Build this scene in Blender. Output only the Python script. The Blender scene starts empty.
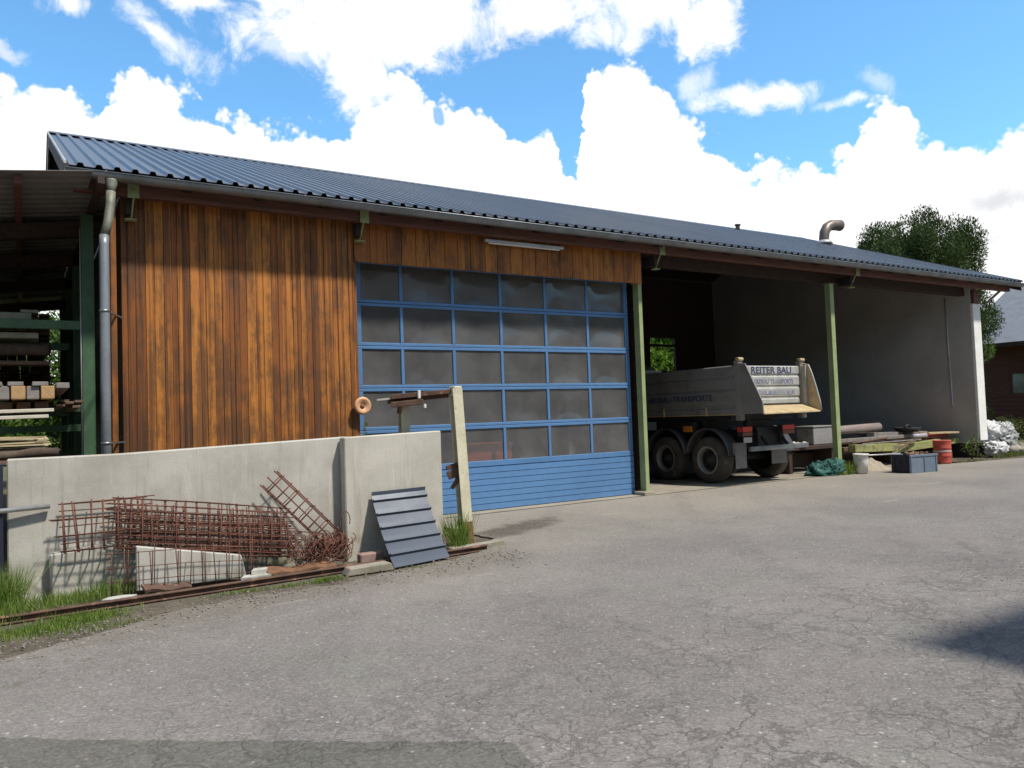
import bpy, bmesh, math, random
import numpy as np
from mathutils import Vector, Matrix, noise as mnoise

random.seed(7)
rng = np.random.default_rng(11)
sc = bpy.context.scene
COL = sc.collection
R = math.radians
PI = math.pi

# ------------------------------------------------------------------ mesh helpers
ORG = {}                                   # world origin of every thing (parts are built in world coordinates)


class MB:
    """collects shapes in world coordinates; build() links them as one mesh object"""

    def __init__(self):
        self.v, self.f, self.sm = [], [], []

    def add(self, vs, fs, smooth=False):
        o = len(self.v)
        self.v += [tuple(p) for p in vs]
        self.f += [tuple(i + o for i in f) for f in fs]
        self.sm += [smooth] * len(fs)
        return self

    def box(self, x0, x1, y0, y1, z0, z1):
        vs = [(x, y, z) for x in (x0, x1) for y in (y0, y1) for z in (z0, z1)]
        return self.add(vs, [(0, 1, 3, 2), (4, 6, 7, 5), (0, 4, 5, 1), (2, 3, 7, 6), (0, 2, 6, 4), (1, 5, 7, 3)])

    def bar(self, p, q, w, h, up=(0, 0, 1)):
        p, q, up = Vector(p), Vector(q), Vector(up)
        d = (q - p).normalized()
        s = d.cross(up)
        if s.length < 1e-5:
            s = d.cross(Vector((1, 0, 0)))
        s.normalize()
        u = s.cross(d).normalized()
        vs = [e + s * a * w / 2 + u * b * h / 2 for e in (p, q) for a, b in ((-1, -1), (1, -1), (1, 1), (-1, 1))]
        return self.add(vs, [(0, 1, 2, 3), (7, 6, 5, 4), (0, 4, 5, 1), (1, 5, 6, 2), (2, 6, 7, 3), (3, 7, 4, 0)])

    def tube(self, pts, r, n=8, caps=True, smooth=True):
        pts = [Vector(p) for p in pts]
        rs = r if isinstance(r, (list, tuple)) else [r] * len(pts)
        vs, fs = [], []
        t0 = (pts[1] - pts[0]).normalized()
        ref = Vector((0, 0, 1)) if abs(t0.z) < .9 else Vector((1, 0, 0))
        s = t0.cross(ref).normalized()
        for i, p in enumerate(pts):
            a = pts[max(i - 1, 0)]
            b = pts[min(i + 1, len(pts) - 1)]
            t = (b - a).normalized()
            s = (s - t * s.dot(t))
            if s.length < 1e-6:
                s = t.orthogonal()
            s.normalize()
            u = t.cross(s)
            for k in range(n):
                an = 2 * PI * k / n
                vs.append(p + (s * math.cos(an) + u * math.sin(an)) * rs[i])
        for i in range(len(pts) - 1):
            for k in range(n):
                k2 = (k + 1) % n
                fs.append((i * n + k, i * n + k2, (i + 1) * n + k2, (i + 1) * n + k))
        self.add(vs, fs, smooth)
        if caps:
            m = (len(pts) - 1) * n
            o = len(self.v) - len(vs)
            self.f += [tuple(o + k for k in range(n))[::-1], tuple(o + m + k for k in range(n))]
            self.sm += [False, False]
        return self

    def lathe(self, prof, c, n=24, axis='z', smooth=True, cap=True):
        """prof: (radius, position along the axis)"""
        c = Vector(c)
        vs, fs = [], []
        for r, h in prof:
            for k in range(n):
                a = 2 * PI * k / n
                ca, sa = r * math.cos(a), r * math.sin(a)
                p = {'z': (ca, sa, h), 'x': (h, ca, sa), 'y': (sa, h, ca)}[axis]
                vs.append(c + Vector(p))
        for i in range(len(prof) - 1):
            for k in range(n):
                k2 = (k + 1) % n
                fs.append((i * n + k, i * n + k2, (i + 1) * n + k2, (i + 1) * n + k))
        o = len(self.v)
        self.add(vs, fs, smooth)
        if cap:
            m = (len(prof) - 1) * n
            self.f += [tuple(o + k for k in range(n))[::-1], tuple(o + m + k for k in range(n))]
            self.sm += [False, False]
        return self

    def prism(self, poly, axis, a0, a1):
        """poly in the two other axes (order x,y,z with the axis left out), extruded from a0 to a1"""
        n = len(poly)

        def P(p, a):
            return {'x': (a, p[0], p[1]), 'y': (p[0], a, p[1]), 'z': (p[0], p[1], a)}[axis]
        vs = [P(p, a0) for p in poly] + [P(p, a1) for p in poly]
        fs = [tuple(range(n))[::-1], tuple(range(n, 2 * n))]
        fs += [(k, (k + 1) % n, n + (k + 1) % n, n + k) for k in range(n)]
        return self.add(vs, fs)

    def grid(self, fn, nu, nv, smooth=True, closed_u=False):
        vs = [fn(i / nu, j / nv) for j in range(nv + 1) for i in range(nu + (0 if closed_u else 1))]
        w = nu if closed_u else nu + 1
        fs = []
        for j in range(nv):
            for i in range(nu):
                i2 = (i + 1) % w
                fs.append((j * w + i, j * w + i2, (j + 1) * w + i2, (j + 1) * w + i))
        return self.add(vs, fs, smooth)

    def sheet(self, rows, thick=None, smooth=False):
        """rows of points -> surface; thick = offset vector for a closed slab"""
        nv, nu = len(rows), len(rows[0])
        vs = [p for r in rows for p in r]
        fs = [(j * nu + i, j * nu + i + 1, (j + 1) * nu + i + 1, (j + 1) * nu + i) for j in range(nv - 1) for i in range(nu - 1)]
        if thick is None:
            return self.add(vs, fs, smooth)
        n = len(vs)
        t = Vector(thick)
        vs2 = [tuple(Vector(p) + t) for p in vs]
        fs2 = [tuple(i + n for i in f[::-1]) for f in fs]
        rim = list(range(nu)) + [j * nu + nu - 1 for j in range(1, nv)] + [(nv - 1) * nu + i for i in range(nu - 2, -1, -1)] + [j * nu for j in range(nv - 2, 0, -1)]
        fr = [(rim[k], rim[(k + 1) % len(rim)], rim[(k + 1) % len(rim)] + n, rim[k] + n) for k in range(len(rim))]
        return self.add(vs + vs2, fs + fs2 + fr, smooth)

    def blob(self, c, rad, seed=0, lump=.25, freq=1.6, nu=28, nv=16, flat=None, power=1.0, crease=0):
        c = Vector(c)
        s = Vector((seed * 3.1, seed * 1.7, seed * 5.3))

        def fn(u, v):
            th, ph = 2 * PI * u, PI * (v - .5)
            d = Vector((math.cos(ph) * math.cos(th), math.cos(ph) * math.sin(th), math.sin(ph)))
            k = 1 + lump * mnoise.fractal(d * freq + s, 1.0, 2.0, 4)
            if crease:
                k -= crease * abs(mnoise.noise(d * 4.5 + s)) + crease * .6 * abs(mnoise.noise(d * 9 + s * 2))
            p = Vector([math.copysign(abs(x) ** power, x) for x in d])
            p = Vector((p.x * rad[0], p.y * rad[1], p.z * rad[2])) * k + c
            if flat is not None and p.z < flat:
                p.z = flat
            return p
        return self.grid(fn, nu, nv, True, closed_u=True)

    def build(self, name, m, parent=None, bevel=0, recalc=True, seg=1):
        me = bpy.data.meshes.new(name)
        o = ORG.get(parent.name, Vector((0, 0, 0))) if parent else Vector((0, 0, 0))
        me.from_pydata([(p[0] - o.x, p[1] - o.y, p[2] - o.z) for p in self.v], [], self.f)
        me.polygons.foreach_set('use_smooth', self.sm)
        if recalc:
            bm = bmesh.new()
            bm.from_mesh(me)
            bmesh.ops.recalc_face_normals(bm, faces=bm.faces)
            bm.to_mesh(me)
            bm.free()
        ob = bpy.data.objects.new(name, me)
        COL.objects.link(ob)
        if m:
            me.materials.append(m)
        if parent:
            ob.parent = parent
            ORG[ob.name] = o
        else:
            ORG[ob.name] = Vector((0, 0, 0))
        if bevel:
            b = ob.modifiers.new('edge', 'BEVEL')
            b.width = bevel
            b.segments = seg
            b.limit_method = 'ANGLE'
            b.angle_limit = R(40)
        return ob


def tag(o, label=None, cat=None, group=None, kind=None):
    for k, val in (('label', label), ('category', cat), ('group', group), ('kind', kind)):
        if val:
            o[k] = val
    return o


def thing(name, loc, label, cat, group=None):
    o = bpy.data.objects.new(name, None)
    COL.objects.link(o)
    o.location = loc
    o.empty_display_size = .2
    ORG[o.name] = Vector(loc)
    return tag(o, label, cat, group)


def single(name, mb, m, label, cat, group=None, bevel=0, loc=None):
    """a thing that is one mesh; its origin is put at loc"""
    ob = mb.build(name, m, None, bevel)
    if loc:
        ob.data.transform(Matrix.Translation(-Vector(loc)))
        ob.location = loc
        ORG[ob.name] = Vector(loc)
    return tag(ob, label, cat, group)


def cards(name, P, U, V, m, parent=None):
    """many small leaf faces: centres P with half axes U, V (numpy n x 3)"""
    n = len(P)
    o = np.array(ORG.get(parent.name, Vector((0, 0, 0)))) if parent else np.zeros(3)
    co = np.empty((n, 4, 3))
    co[:, 0] = P - U
    co[:, 1] = P - V * .55 + U * .1
    co[:, 2] = P + U
    co[:, 3] = P + V * .55 + U * .1
    co -= o
    me = bpy.data.meshes.new(name)
    me.vertices.add(n * 4)
    me.loops.add(n * 4)
    me.polygons.add(n)
    me.vertices.foreach_set('co', co.reshape(-1).astype(np.float32))
    me.loops.foreach_set('vertex_index', np.arange(n * 4, dtype=np.int32))
    me.polygons.foreach_set('loop_start', np.arange(0, n * 4, 4, dtype=np.int32))
    me.polygons.foreach_set('loop_total', np.full(n, 4, dtype=np.int32))
    me.update(calc_edges=True)
    ob = bpy.data.objects.new(name, me)
    COL.objects.link(ob)
    me.materials.append(m)
    if parent:
        ob.parent = parent
        ORG[ob.name] = ORG[parent.name]
    return ob


# ------------------------------------------------------------------ materials
def new_mat(name):
    m = bpy.data.materials.new(name)
    m.use_nodes = True
    nt = m.node_tree
    for n in list(nt.nodes):
        nt.nodes.remove(n)
    out = nt.nodes.new('ShaderNodeOutputMaterial')
    b = nt.nodes.new('ShaderNodeBsdfPrincipled')
    nt.links.new(b.outputs[0], out.inputs[0])
    return m, nt, b, out


class NT:
    """terse node building"""

    def __init__(self, nt):
        self.nt = nt

    def n(self, typ, **kw):
        x = self.nt.nodes.new(typ)
        for k, val in kw.items():
            setattr(x, k, val)
        return x

    def put(self, sock, val):
        if isinstance(val, bpy.types.NodeSocket):
            self.nt.links.new(val, sock)
        elif val is not None:
            if sock.type == 'RGBA' and not hasattr(val, '__len__'):
                val = (val, val, val, 1)
            elif sock.type == 'RGBA' and len(val) == 3:
                val = (*val, 1)
            sock.default_value = val

    def math(self, op, a, b=None, c=None, clamp=False):
        x = self.n('ShaderNodeMath', operation=op, use_clamp=clamp)
        for i, val in enumerate((a, b, c)):
            if val is not None:
                self.put(x.inputs[i], val)
        return x.outputs[0]

    def coord(self, kind='Object', scale=None, loc=None, rot=None):
        t = self.n('ShaderNodeTexCoord').outputs[kind]
        if scale is None and loc is None and rot is None:
            return t
        mp = self.n('ShaderNodeMapping')
        self.put(mp.inputs['Vector'], t)
        if scale is not None:
            mp.inputs['Scale'].default_value = scale if hasattr(scale, '__len__') else (scale,) * 3
        if loc is not None:
            mp.inputs['Location'].default_value = loc
        if rot is not None:
            mp.inputs['Rotation'].default_value = rot
        return mp.outputs[0]

    def noise(self, vec, scale, detail=5, rough=.55, dist=0, out=0):
        x = self.n('ShaderNodeTexNoise')
        self.put(x.inputs['Vector'], vec)
        x.inputs['Scale'].default_value = scale
        x.inputs['Detail'].default_value = detail
        x.inputs['Roughness'].default_value = rough
        x.inputs['Distortion'].default_value = dist
        return x.outputs[out]

    def voro(self, vec, scale, feature='F1', out=0, rnd=1.0):
        x = self.n('ShaderNodeTexVoronoi', feature=feature)
        self.put(x.inputs['Vector'], vec)
        x.inputs['Scale'].default_value = scale
        x.inputs['Randomness'].default_value = rnd
        return x.outputs[out]

    def ramp(self, fac, stops, interp='LINEAR'):
        x = self.n('ShaderNodeValToRGB')
        x.color_ramp.interpolation = interp
        els = x.color_ramp.elements
        while len(els) < len(stops):
            els.new(.5)
        for e, (p, c) in zip(els, stops):
            e.position = p
            e.color = (c, c, c, 1) if not hasattr(c, '__len__') else (*c[:3], 1)
        self.put(x.inputs[0], fac)
        return x.outputs[0]

    def mix(self, fac, a, b, mode='MIX'):
        x = self.n('ShaderNodeMix', data_type='RGBA', blend_type=mode)
        self.put(x.inputs[0], fac)
        self.put(x.inputs[6], a)
        self.put(x.inputs[7], b)
        return x.outputs[2]

    def smooth(self, x, lo, hi):
        m = self.n('ShaderNodeMapRange', interpolation_type='SMOOTHSTEP')
        self.put(m.inputs['Value'], x)
        self.put(m.inputs['From Min'], lo)
        self.put(m.inputs['From Max'], hi)
        return m.outputs[0]

    def bump(self, h, strength=.3, dist=.01):
        x = self.n('ShaderNodeBump')
        self.put(x.inputs['Height'], h)
        x.inputs['Strength'].default_value = strength
        x.inputs['Distance'].default_value = dist
        return x.outputs[0]

    def sep(self, vec):
        x = self.n('ShaderNodeSeparateXYZ')
        self.put(x.inputs[0], vec)
        return x.outputs


def M(name, a, b=None, rough=.6, metal=0, scale=2.5, spots=None, stretch=None, bump=.15, bscale=40, spec=.5, fine=.25, per=0):
    """weathered paint / wood / metal: two tones in cloudy noise, optional stretched grain, optional patches of a third colour"""
    m, nt, bs, out = new_mat(name)
    g = NT(nt)
    b = b or tuple(c * .72 for c in a)
    co = g.coord('Object')
    cs = g.coord('Object', scale=stretch) if stretch else co
    n1 = g.noise(cs, scale, 6, .62)
    col = g.mix(g.smooth(n1, .35, .68), a, b)
    nf = g.noise(cs, scale * 9, 4, .65)
    col = g.mix(g.smooth(nf, .5 - .5 * .6, .9), col, g.mix(fine, col, (0.02, .018, .015)))
    if spots:
        sp_col, sp_scale, lo = spots
        ns = g.noise(co, sp_scale, 7, .68)
        col = g.mix(g.smooth(ns, lo, lo + .1), col, sp_col)
    if per:
        r = g.n('ShaderNodeNewGeometry').outputs['Random Per Island']
        hv = g.n('ShaderNodeHueSaturation')
        g.put(hv.inputs['Color'], col)
        g.put(hv.inputs['Value'], g.math('ADD', g.math('MULTIPLY', r, 2 * per), 1 - per))
        col = hv.outputs[0]
    g.put(bs.inputs['Base Color'], col)
    bs.inputs['Metallic'].default_value = metal
    bs.inputs['Specular IOR Level'].default_value = spec
    g.put(bs.inputs['Roughness'], g.math('ADD', g.math('MULTIPLY', n1, .25), rough - .12, clamp=True))
    if bump:
        h = g.noise(cs, bscale, 5, .6)
        g.put(bs.inputs['Normal'], g.bump(h, bump, .01))
    return m


def mat_cladding(name, golden=(.46, .172, .030), mid=(.23, .076, .016), dark=(.075, .026, .010), board=.165):
    m, nt, bs, out = new_mat(name)
    g = NT(nt)
    co = g.coord('Object')
    r = g.n('ShaderNodeNewGeometry').outputs['Random Per Island']
    off = g.n('ShaderNodeCombineXYZ')
    g.put(off.inputs[2], g.math('MULTIPLY', r, 9.0))
    add = g.n('ShaderNodeVectorMath', operation='ADD')
    g.put(add.inputs[0], co)
    g.put(add.inputs[1], off.outputs[0])
    mp = g.n('ShaderNodeMapping')
    mp.inputs['Scale'].default_value = (15, 15, .22)
    g.put(mp.inputs[0], add.outputs[0])
    streak = g.noise(mp.outputs[0], 1.6, 6, .62, .4)
    mp2 = g.n('ShaderNodeMapping')
    mp2.inputs['Scale'].default_value = (42, 42, 1.6)
    g.put(mp2.inputs[0], add.outputs[0])
    grain = g.noise(mp2.outputs[0], 1.5, 5, .65)
    t = g.math('ADD', g.math('MULTIPLY', r, .44), g.math('MULTIPLY', streak, .88))
    col = g.mix(g.smooth(t, .50, .72), golden, mid)  # golden to brown to dark, varied by board and streak
    col = g.mix(g.smooth(t, .78, .98), col, dark)
    z = g.sep(g.n('ShaderNodeNewGeometry').outputs['Position'])[2]
    # blackened weather stains: vertical, heaviest low on the boards
    mp3 = g.n('ShaderNodeMapping')
    mp3.inputs['Scale'].default_value = (6.5, 6.5, .50)
    g.put(mp3.inputs[0], co)
    st = g.noise(mp3.outputs[0], 1.3, 7, .66)
    blot = g.noise(g.coord('Object', scale=(1.6, 1.6, .9)), 2.6, 8, .74)
    low = g.math('MULTIPLY', g.smooth(z, 3.3, 1.3), .06)
    stain = g.smooth(g.math('ADD', g.math('ADD', g.math('MULTIPLY', st, .52), g.math('MULTIPLY', blot, .50)), low), .465, .61)
    col = g.mix(g.math('MULTIPLY', stain, .66), col, (.05, .03, .017))
    col = g.mix(g.smooth(grain, .48, .78), col, g.mix(.42, col, (.03, .016, .008)))
    # knots and silver scuffs
    kn = g.voro(g.coord('Object', scale=(3, 3, 1.1)), 2.2)
    col = g.mix(g.math('MULTIPLY', g.smooth(kn, .09, .03), .6), col, (.05, .022, .01))
    g.put(bs.inputs['Base Color'], col)
    g.put(bs.inputs['Roughness'], g.math('ADD', g.math('MULTIPLY', grain, .3), .45))
    bs.inputs['Specular IOR Level'].default_value = .35
    g.put(bs.inputs['Normal'], g.bump(grain, .35, .006))
    return m


def mat_concrete(name, a=(.40, .385, .35), b=(.28, .27, .245), stain=(.12, .115, .1), moss=.5, vertical=True, board=False, pale_k=.5, run_k=.5):
    m, nt, bs, out = new_mat(name)
    g = NT(nt)
    co = g.coord('Object')
    n1 = g.noise(co, 1.1, 7, .62)
    col = g.mix(g.smooth(n1, .35, .7), a, b)
    run = g.noise(g.coord('Object', scale=(7, 7, .5)), 1.4, 6, .65)
    col = g.mix(g.math('MULTIPLY', g.smooth(run, .52, .74), run_k), col, stain)
    pale = g.noise(g.coord('Object', scale=(9, 9, .9), loc=(4, 3, 1)), 1.3, 6, .65)
    col = g.mix(g.math('MULTIPLY', g.smooth(pale, .58, .74), pale_k), col, tuple(min(.75, c * 1.35) for c in a))
    fine = g.noise(co, 60, 4, .7)
    col = g.mix(g.math('MULTIPLY', g.smooth(fine, .5, .8), .35), col, stain)
    pit = g.voro(co, 55)
    col = g.mix(g.math('MULTIPLY', g.smooth(pit, .16, .06), .5), col, (.1, .1, .09))
    z = g.sep(g.n('ShaderNodeNewGeometry').outputs['Position'])[2]
    if moss:
        mm = g.math('MULTIPLY', g.smooth(z, .5, .02), g.smooth(g.noise(co, 3.5, 6, .7), .4, .66))
        col = g.mix(g.math('MULTIPLY', mm, moss), col, (.10, .11, .045))
    if board:
        w = g.math('FRACT', g.math('MULTIPLY', z, 4.0))
        col = g.mix(g.math('MULTIPLY', g.smooth(w, .06, .0), .55), col, stain)
    g.put(bs.inputs['Base Color'], col)
    bs.inputs['Roughness'].default_value = .9
    bs.inputs['Specular IOR Level'].default_value = .25
    h = g.math('ADD', fine, g.math('MULTIPLY', n1, 1.5))
    g.put(bs.inputs['Normal'], g.bump(h, .3, .01))
    return m


def mat_asphalt(name='old_asphalt', tone=None):
    m, nt, bs, out = new_mat(name)
    g = NT(nt)
    co = g.coord('Object')
    x, y, z = g.sep(co)
    big = g.noise(co, .35, 6, .6)
    mid = g.noise(co, 1.7, 6, .65, .3)
    col = g.mix(g.smooth(big, .35, .65), (.158, .143, .136), (.200, .182, .171))
    col = g.mix(g.math('MULTIPLY', g.smooth(mid, .45, .75), .55), col, (.112, .101, .097))
    # pinkish worn aggregate and greenish damp zones
    tint = g.noise(g.coord('Object', loc=(9, 4, 0)), .8, 4, .6)
    col = g.mix(g.math('MULTIPLY', g.smooth(tint, .5, .68), .45), col, (.21, .178, .172))
    tint2 = g.noise(g.coord('Object', loc=(-7, 14, 0)), .7, 4, .6)
    col = g.mix(g.math('MULTIPLY', g.smooth(tint2, .52, .7), .4), col, (.165, .168, .145))
    # pale dust tracked out of the shed
    dn = g.math('ADD', y, g.math('MULTIPLY', g.math('SUBTRACT', big, .5), 7.0))
    dn = g.math('ADD', dn, g.math('MULTIPLY', g.math('SUBTRACT', mid, .5), 2.4))
    dn = g.math('ADD', dn, g.math('MULTIPLY', x, -.05))
    col = g.mix(g.math('MULTIPLY', g.smooth(dn, 5.2, 11.2), .85), col, (.270, .240, .198))
    streak = g.noise(g.coord('Object', scale=(.8, 5, 1), rot=(0, 0, R(-14))), 1.1, 5, .6)
    col = g.mix(g.math('MULTIPLY', g.math('MULTIPLY', g.smooth(streak, .6, .74), g.smooth(y, 4.5, 8)), .45), col, (.42, .39, .34))
    # damp brown stain beside the door
    sx = g.math('DIVIDE', g.math('SUBTRACT', x, 6.0), 1.15)
    sy = g.math('DIVIDE', g.math('SUBTRACT', g.math('SUBTRACT', y, 9.55), g.math('MULTIPLY', g.math('SUBTRACT', x, 6.0), .42)), .42)
    sd = g.math('SQRT', g.math('ADD', g.math('MULTIPLY', sx, sx), g.math('MULTIPLY', sy, sy)))
    sd = g.math('ADD', sd, g.math('MULTIPLY', g.math('SUBTRACT', g.noise(co, 2.6, 6, .65), .5), 1.6))
    col = g.mix(g.math('MULTIPLY', g.smooth(sd, 1.15, .5), .85), col, (.060, .046, .033))
    # moss and dirt creeping in from the wall side
    ms_ = g.math('MULTIPLY', g.smooth(g.math('ADD', x, g.math('MULTIPLY', g.math('SUBTRACT', 6.9, y), 1.0)), 2.6, .2), g.smooth(g.noise(co, 7, 6, .7), .52, .68))
    col = g.mix(g.math('MULTIPLY', ms_, .7), col, (.085, .088, .035))
    ed = g.math('ADD', g.math('SUBTRACT', y, g.math('MULTIPLY', x, .16)), g.math('MULTIPLY', g.math('SUBTRACT', mid, .5), 1.1))
    col = g.mix(g.math('MULTIPLY', g.math('MULTIPLY', g.smooth(ed, 6.35, 7.2), g.smooth(x, 5.4, 4.4)), .6), col, (.118, .098, .074))
    # worn wheel paths swinging in towards the bays
    wy = g.math('SUBTRACT', x, g.math('ADD', 5.2, g.math('MULTIPLY', g.math('MULTIPLY', y, y), .045)))
    wy = g.math('ADD', wy, g.math('MULTIPLY', g.math('SUBTRACT', big, .5), 1.2))
    for off, wd in ((0, .34), (1.9, .34), (-3.1, .3), (-4.8, .3)):
        tr_ = g.smooth(g.math('ABSOLUTE', g.math('SUBTRACT', wy, off)), wd, wd * .3)
        col = g.mix(g.math('MULTIPLY', g.math('MULTIPLY', tr_, g.smooth(mid, .3, .6)), .22), col, (.105, .096, .092))
    # oily spots
    sp = g.noise(g.coord('Object', loc=(3, 8, 2)), 1.3, 5, .6)
    col = g.mix(g.math('MULTIPLY', g.smooth(sp, .66, .76), .4), col, (.07, .064, .06))
    # stone chips
    v = g.n('ShaderNodeTexVoronoi', feature='F1')
    g.put(v.inputs['Vector'], co)
    v.inputs['Scale'].default_value = 75
    chip = g.sep(v.outputs['Color'])[0]
    col = g.mix(g.math('MULTIPLY', g.smooth(chip, .45, 1.0), .30), col, (.36, .345, .32))
    chip2 = g.sep(v.outputs['Color'])[1]
    col = g.mix(g.math('MULTIPLY', g.smooth(chip2, .55, 1.0), .38), col, (.065, .06, .057))
    v2 = g.n('ShaderNodeTexVoronoi', feature='F1')
    g.put(v2.inputs['Vector'], co)
    v2.inputs['Scale'].default_value = 24
    c3 = g.sep(v2.outputs['Color'])[0]
    col = g.mix(g.math('MULTIPLY', g.math('MULTIPLY', g.smooth(c3, .93, .97), g.smooth(v2.outputs['Distance'], .3, .2)), .55), col, (.52, .5, .47))
    # cracks: large wandering ones and finer crazing inside tired zones
    w = g.noise(co, 1.6, 5, .6, out=1)
    wv = g.n('ShaderNodeVectorMath', operation='MULTIPLY_ADD')
    g.put(wv.inputs[0], w)
    wv.inputs[1].default_value = (.75, .75, 0)
    g.put(wv.inputs[2], co)
    wf = g.noise(co, 9, 4, .6, out=1)
    wv2 = g.n('ShaderNodeVectorMath', operation='MULTIPLY_ADD')
    g.put(wv2.inputs[0], wf)
    wv2.inputs[1].default_value = (.12, .12, 0)
    g.put(wv2.inputs[2], wv.outputs[0])
    wid = g.math('ADD', .35, g.math('MULTIPLY', g.noise(co, 3.3, 4, .7), 1.3))
    e1 = g.voro(wv2.outputs[0], .85, 'DISTANCE_TO_EDGE')
    e2 = g.voro(wv2.outputs[0], 3.1, 'DISTANCE_TO_EDGE')
    near = g.smooth(y, 6.5, 3.0)
    tired = g.math('MULTIPLY', g.smooth(g.noise(g.coord('Object', loc=(21, 3, 0)), .55, 4, .6), .40, .56), near)
    tired2 = g.math('MULTIPLY', g.smooth(g.noise(g.coord('Object', loc=(2, 31, 0)), .9, 4, .6), .43, .56), near)
    e3 = g.voro(wv2.outputs[0], 6.2, 'DISTANCE_TO_EDGE')
    e1, e2, e3 = (g.math('DIVIDE', q, wid) for q in (e1, e2, e3))
    tired3 = g.math('MULTIPLY', g.smooth(g.noise(g.coord('Object', loc=(12, -8, 0)), 1.1, 5, .65), .44, .58), g.smooth(y, 5.5, 3.4))
    k1 = g.math('MULTIPLY', g.smooth(e1, .012, .002), tired)
    k2 = g.math('MULTIPLY', g.smooth(e2, .036, .008), tired2)
    crack = g.math('MAXIMUM', g.math('MULTIPLY', k1, .9), g.math('MAXIMUM', g.math('MULTIPLY', k2, .75), g.math('MULTIPLY', g.math('MULTIPLY', g.smooth(e3, .07, .012), tired3), .6)))
    col = g.mix(g.math('MULTIPLY', crack, .54), col, (.035, .033, .03))
    if tone:
        col = g.mix(1.0, col, tone, 'MULTIPLY')
    g.put(bs.inputs['Base Color'], col)
    bs.inputs['Roughness'].default_value = .88
    bs.inputs['Specular IOR Level'].default_value = .3
    h = g.math('SUBTRACT', g.math('ADD', g.math('MULTIPLY', chip, .6), g.noise(co, 30, 4, .6)), g.math('MULTIPLY', crack, 2.5))
    g.put(bs.inputs['Normal'], g.bump(h, .45, .006))
    return m


def mat_ground(name, a, b, c, s=1.5):
    m, nt, bs, out = new_mat(name)
    g = NT(nt)
    co = g.coord('Object')
    n1 = g.noise(co, s, 7, .65)
    n2 = g.noise(co, s * 11, 5, .7)
    col = g.mix(g.smooth(n1, .36, .64), a, b)
    col = g.mix(g.smooth(n2, .5, .72), col, c)
    v = g.voro(co, 45)
    col = g.mix(g.math('MULTIPLY', g.smooth(v, .2, .1), .4), col, tuple(min(1, k * 2.2) for k in a))
    g.put(bs.inputs['Base Color'], col)
    bs.inputs['Roughness'].default_value = .95
    bs.inputs['Specular IOR Level'].default_value = .2
    g.put(bs.inputs['Normal'], g.bump(g.math('ADD', n2, n1), .6, .03))
    return m


def mat_leaf(name, a, b, trans=.35, rough=.55, clump=.8):
    m, nt, bs, out = new_mat(name)
    g = NT(nt)
    geo = g.n('ShaderNodeNewGeometry')
    r = geo.outputs['Random Per Island']
    n1 = g.noise(geo.outputs['Position'], clump, 4, .6)
    t = g.math('ADD', g.math('MULTIPLY', r, .5), g.math('MULTIPLY', n1, .6))
    col = g.mix(g.smooth(t, .25, .85), a, b)
    g.put(bs.inputs['Base Color'], col)
    bs.inputs['Roughness'].default_value = rough
    bs.inputs['Specular IOR Level'].default_value = .3
    tr = g.n('ShaderNodeBsdfTranslucent')
    g.put(tr.inputs[0], g.mix(.5, col, (.25, .35, .04)))
    ms = g.n('ShaderNodeMixShader')
    ms.inputs[0].default_value = trans
    nt.links.new(bs.outputs[0], ms.inputs[1])
    nt.links.new(tr.outputs[0], ms.inputs[2])
    nt.links.new(ms.outputs[0], out.inputs[0])
    return m


def mat_pane():
    m, nt, bs, out = new_mat('dusty_acrylic_pane')
    g = NT(nt)
    co = g.coord('Object')
    n1 = g.noise(co, 1.3, 6, .65)
    run = g.noise(g.coord('Object', scale=(8, 8, .8)), 1.2, 5, .6)
    dust = g.math('ADD', g.math('MULTIPLY', g.smooth(n1, .25, .8), .8), g.math('MULTIPLY', g.smooth(run, .5, .85), .12))
    g.put(bs.inputs['Base Color'], g.mix(dust, (.155, .153, .155), (.225, .221, .222)))
    g.put(bs.inputs['Roughness'], g.math('ADD', g.math('MULTIPLY', dust, .10), .03))
    bs.inputs['Specular IOR Level'].default_value = .85
    tr = g.n('ShaderNodeBsdfTransparent')
    tr.inputs[0].default_value = (.75, .73, .72, 1)
    ms = g.n('ShaderNodeMixShader')
    g.put(ms.inputs[0], g.math('ADD', g.math('MULTIPLY', dust, .22), .40))
    nt.links.new(tr.outputs[0], ms.inputs[1])
    nt.links.new(bs.outputs[0], ms.inputs[2])
    nt.links.new(ms.outputs[0], out.inputs[0])
    return m


def mat_floor():
    m, nt, bs, out = new_mat('dusty_concrete_floor')
    g = NT(nt)
    co = g.n('ShaderNodeNewGeometry').outputs['Position']
    n1 = g.noise(co, .9, 6, .65)
    n2 = g.noise(co, 22, 5, .65)
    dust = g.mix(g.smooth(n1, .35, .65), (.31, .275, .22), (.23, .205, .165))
    inner_dark = g.mix(g.smooth(n2, .4, .7), (.085, .078, .068), (.055, .05, .045))
    # pale dust by the openings; floor painted darker inside to deepen the shade
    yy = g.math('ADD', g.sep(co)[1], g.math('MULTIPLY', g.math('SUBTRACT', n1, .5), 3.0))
    col = g.mix(g.smooth(yy, 12.3, 13.6), dust, inner_dark)
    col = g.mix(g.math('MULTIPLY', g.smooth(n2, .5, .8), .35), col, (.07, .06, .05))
    g.put(bs.inputs['Base Color'], col)
    bs.inputs['Roughness'].default_value = .9
    bs.inputs['Specular IOR Level'].default_value = .25
    g.put(bs.inputs['Normal'], g.bump(n2, .3, .008))
    return m


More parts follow.
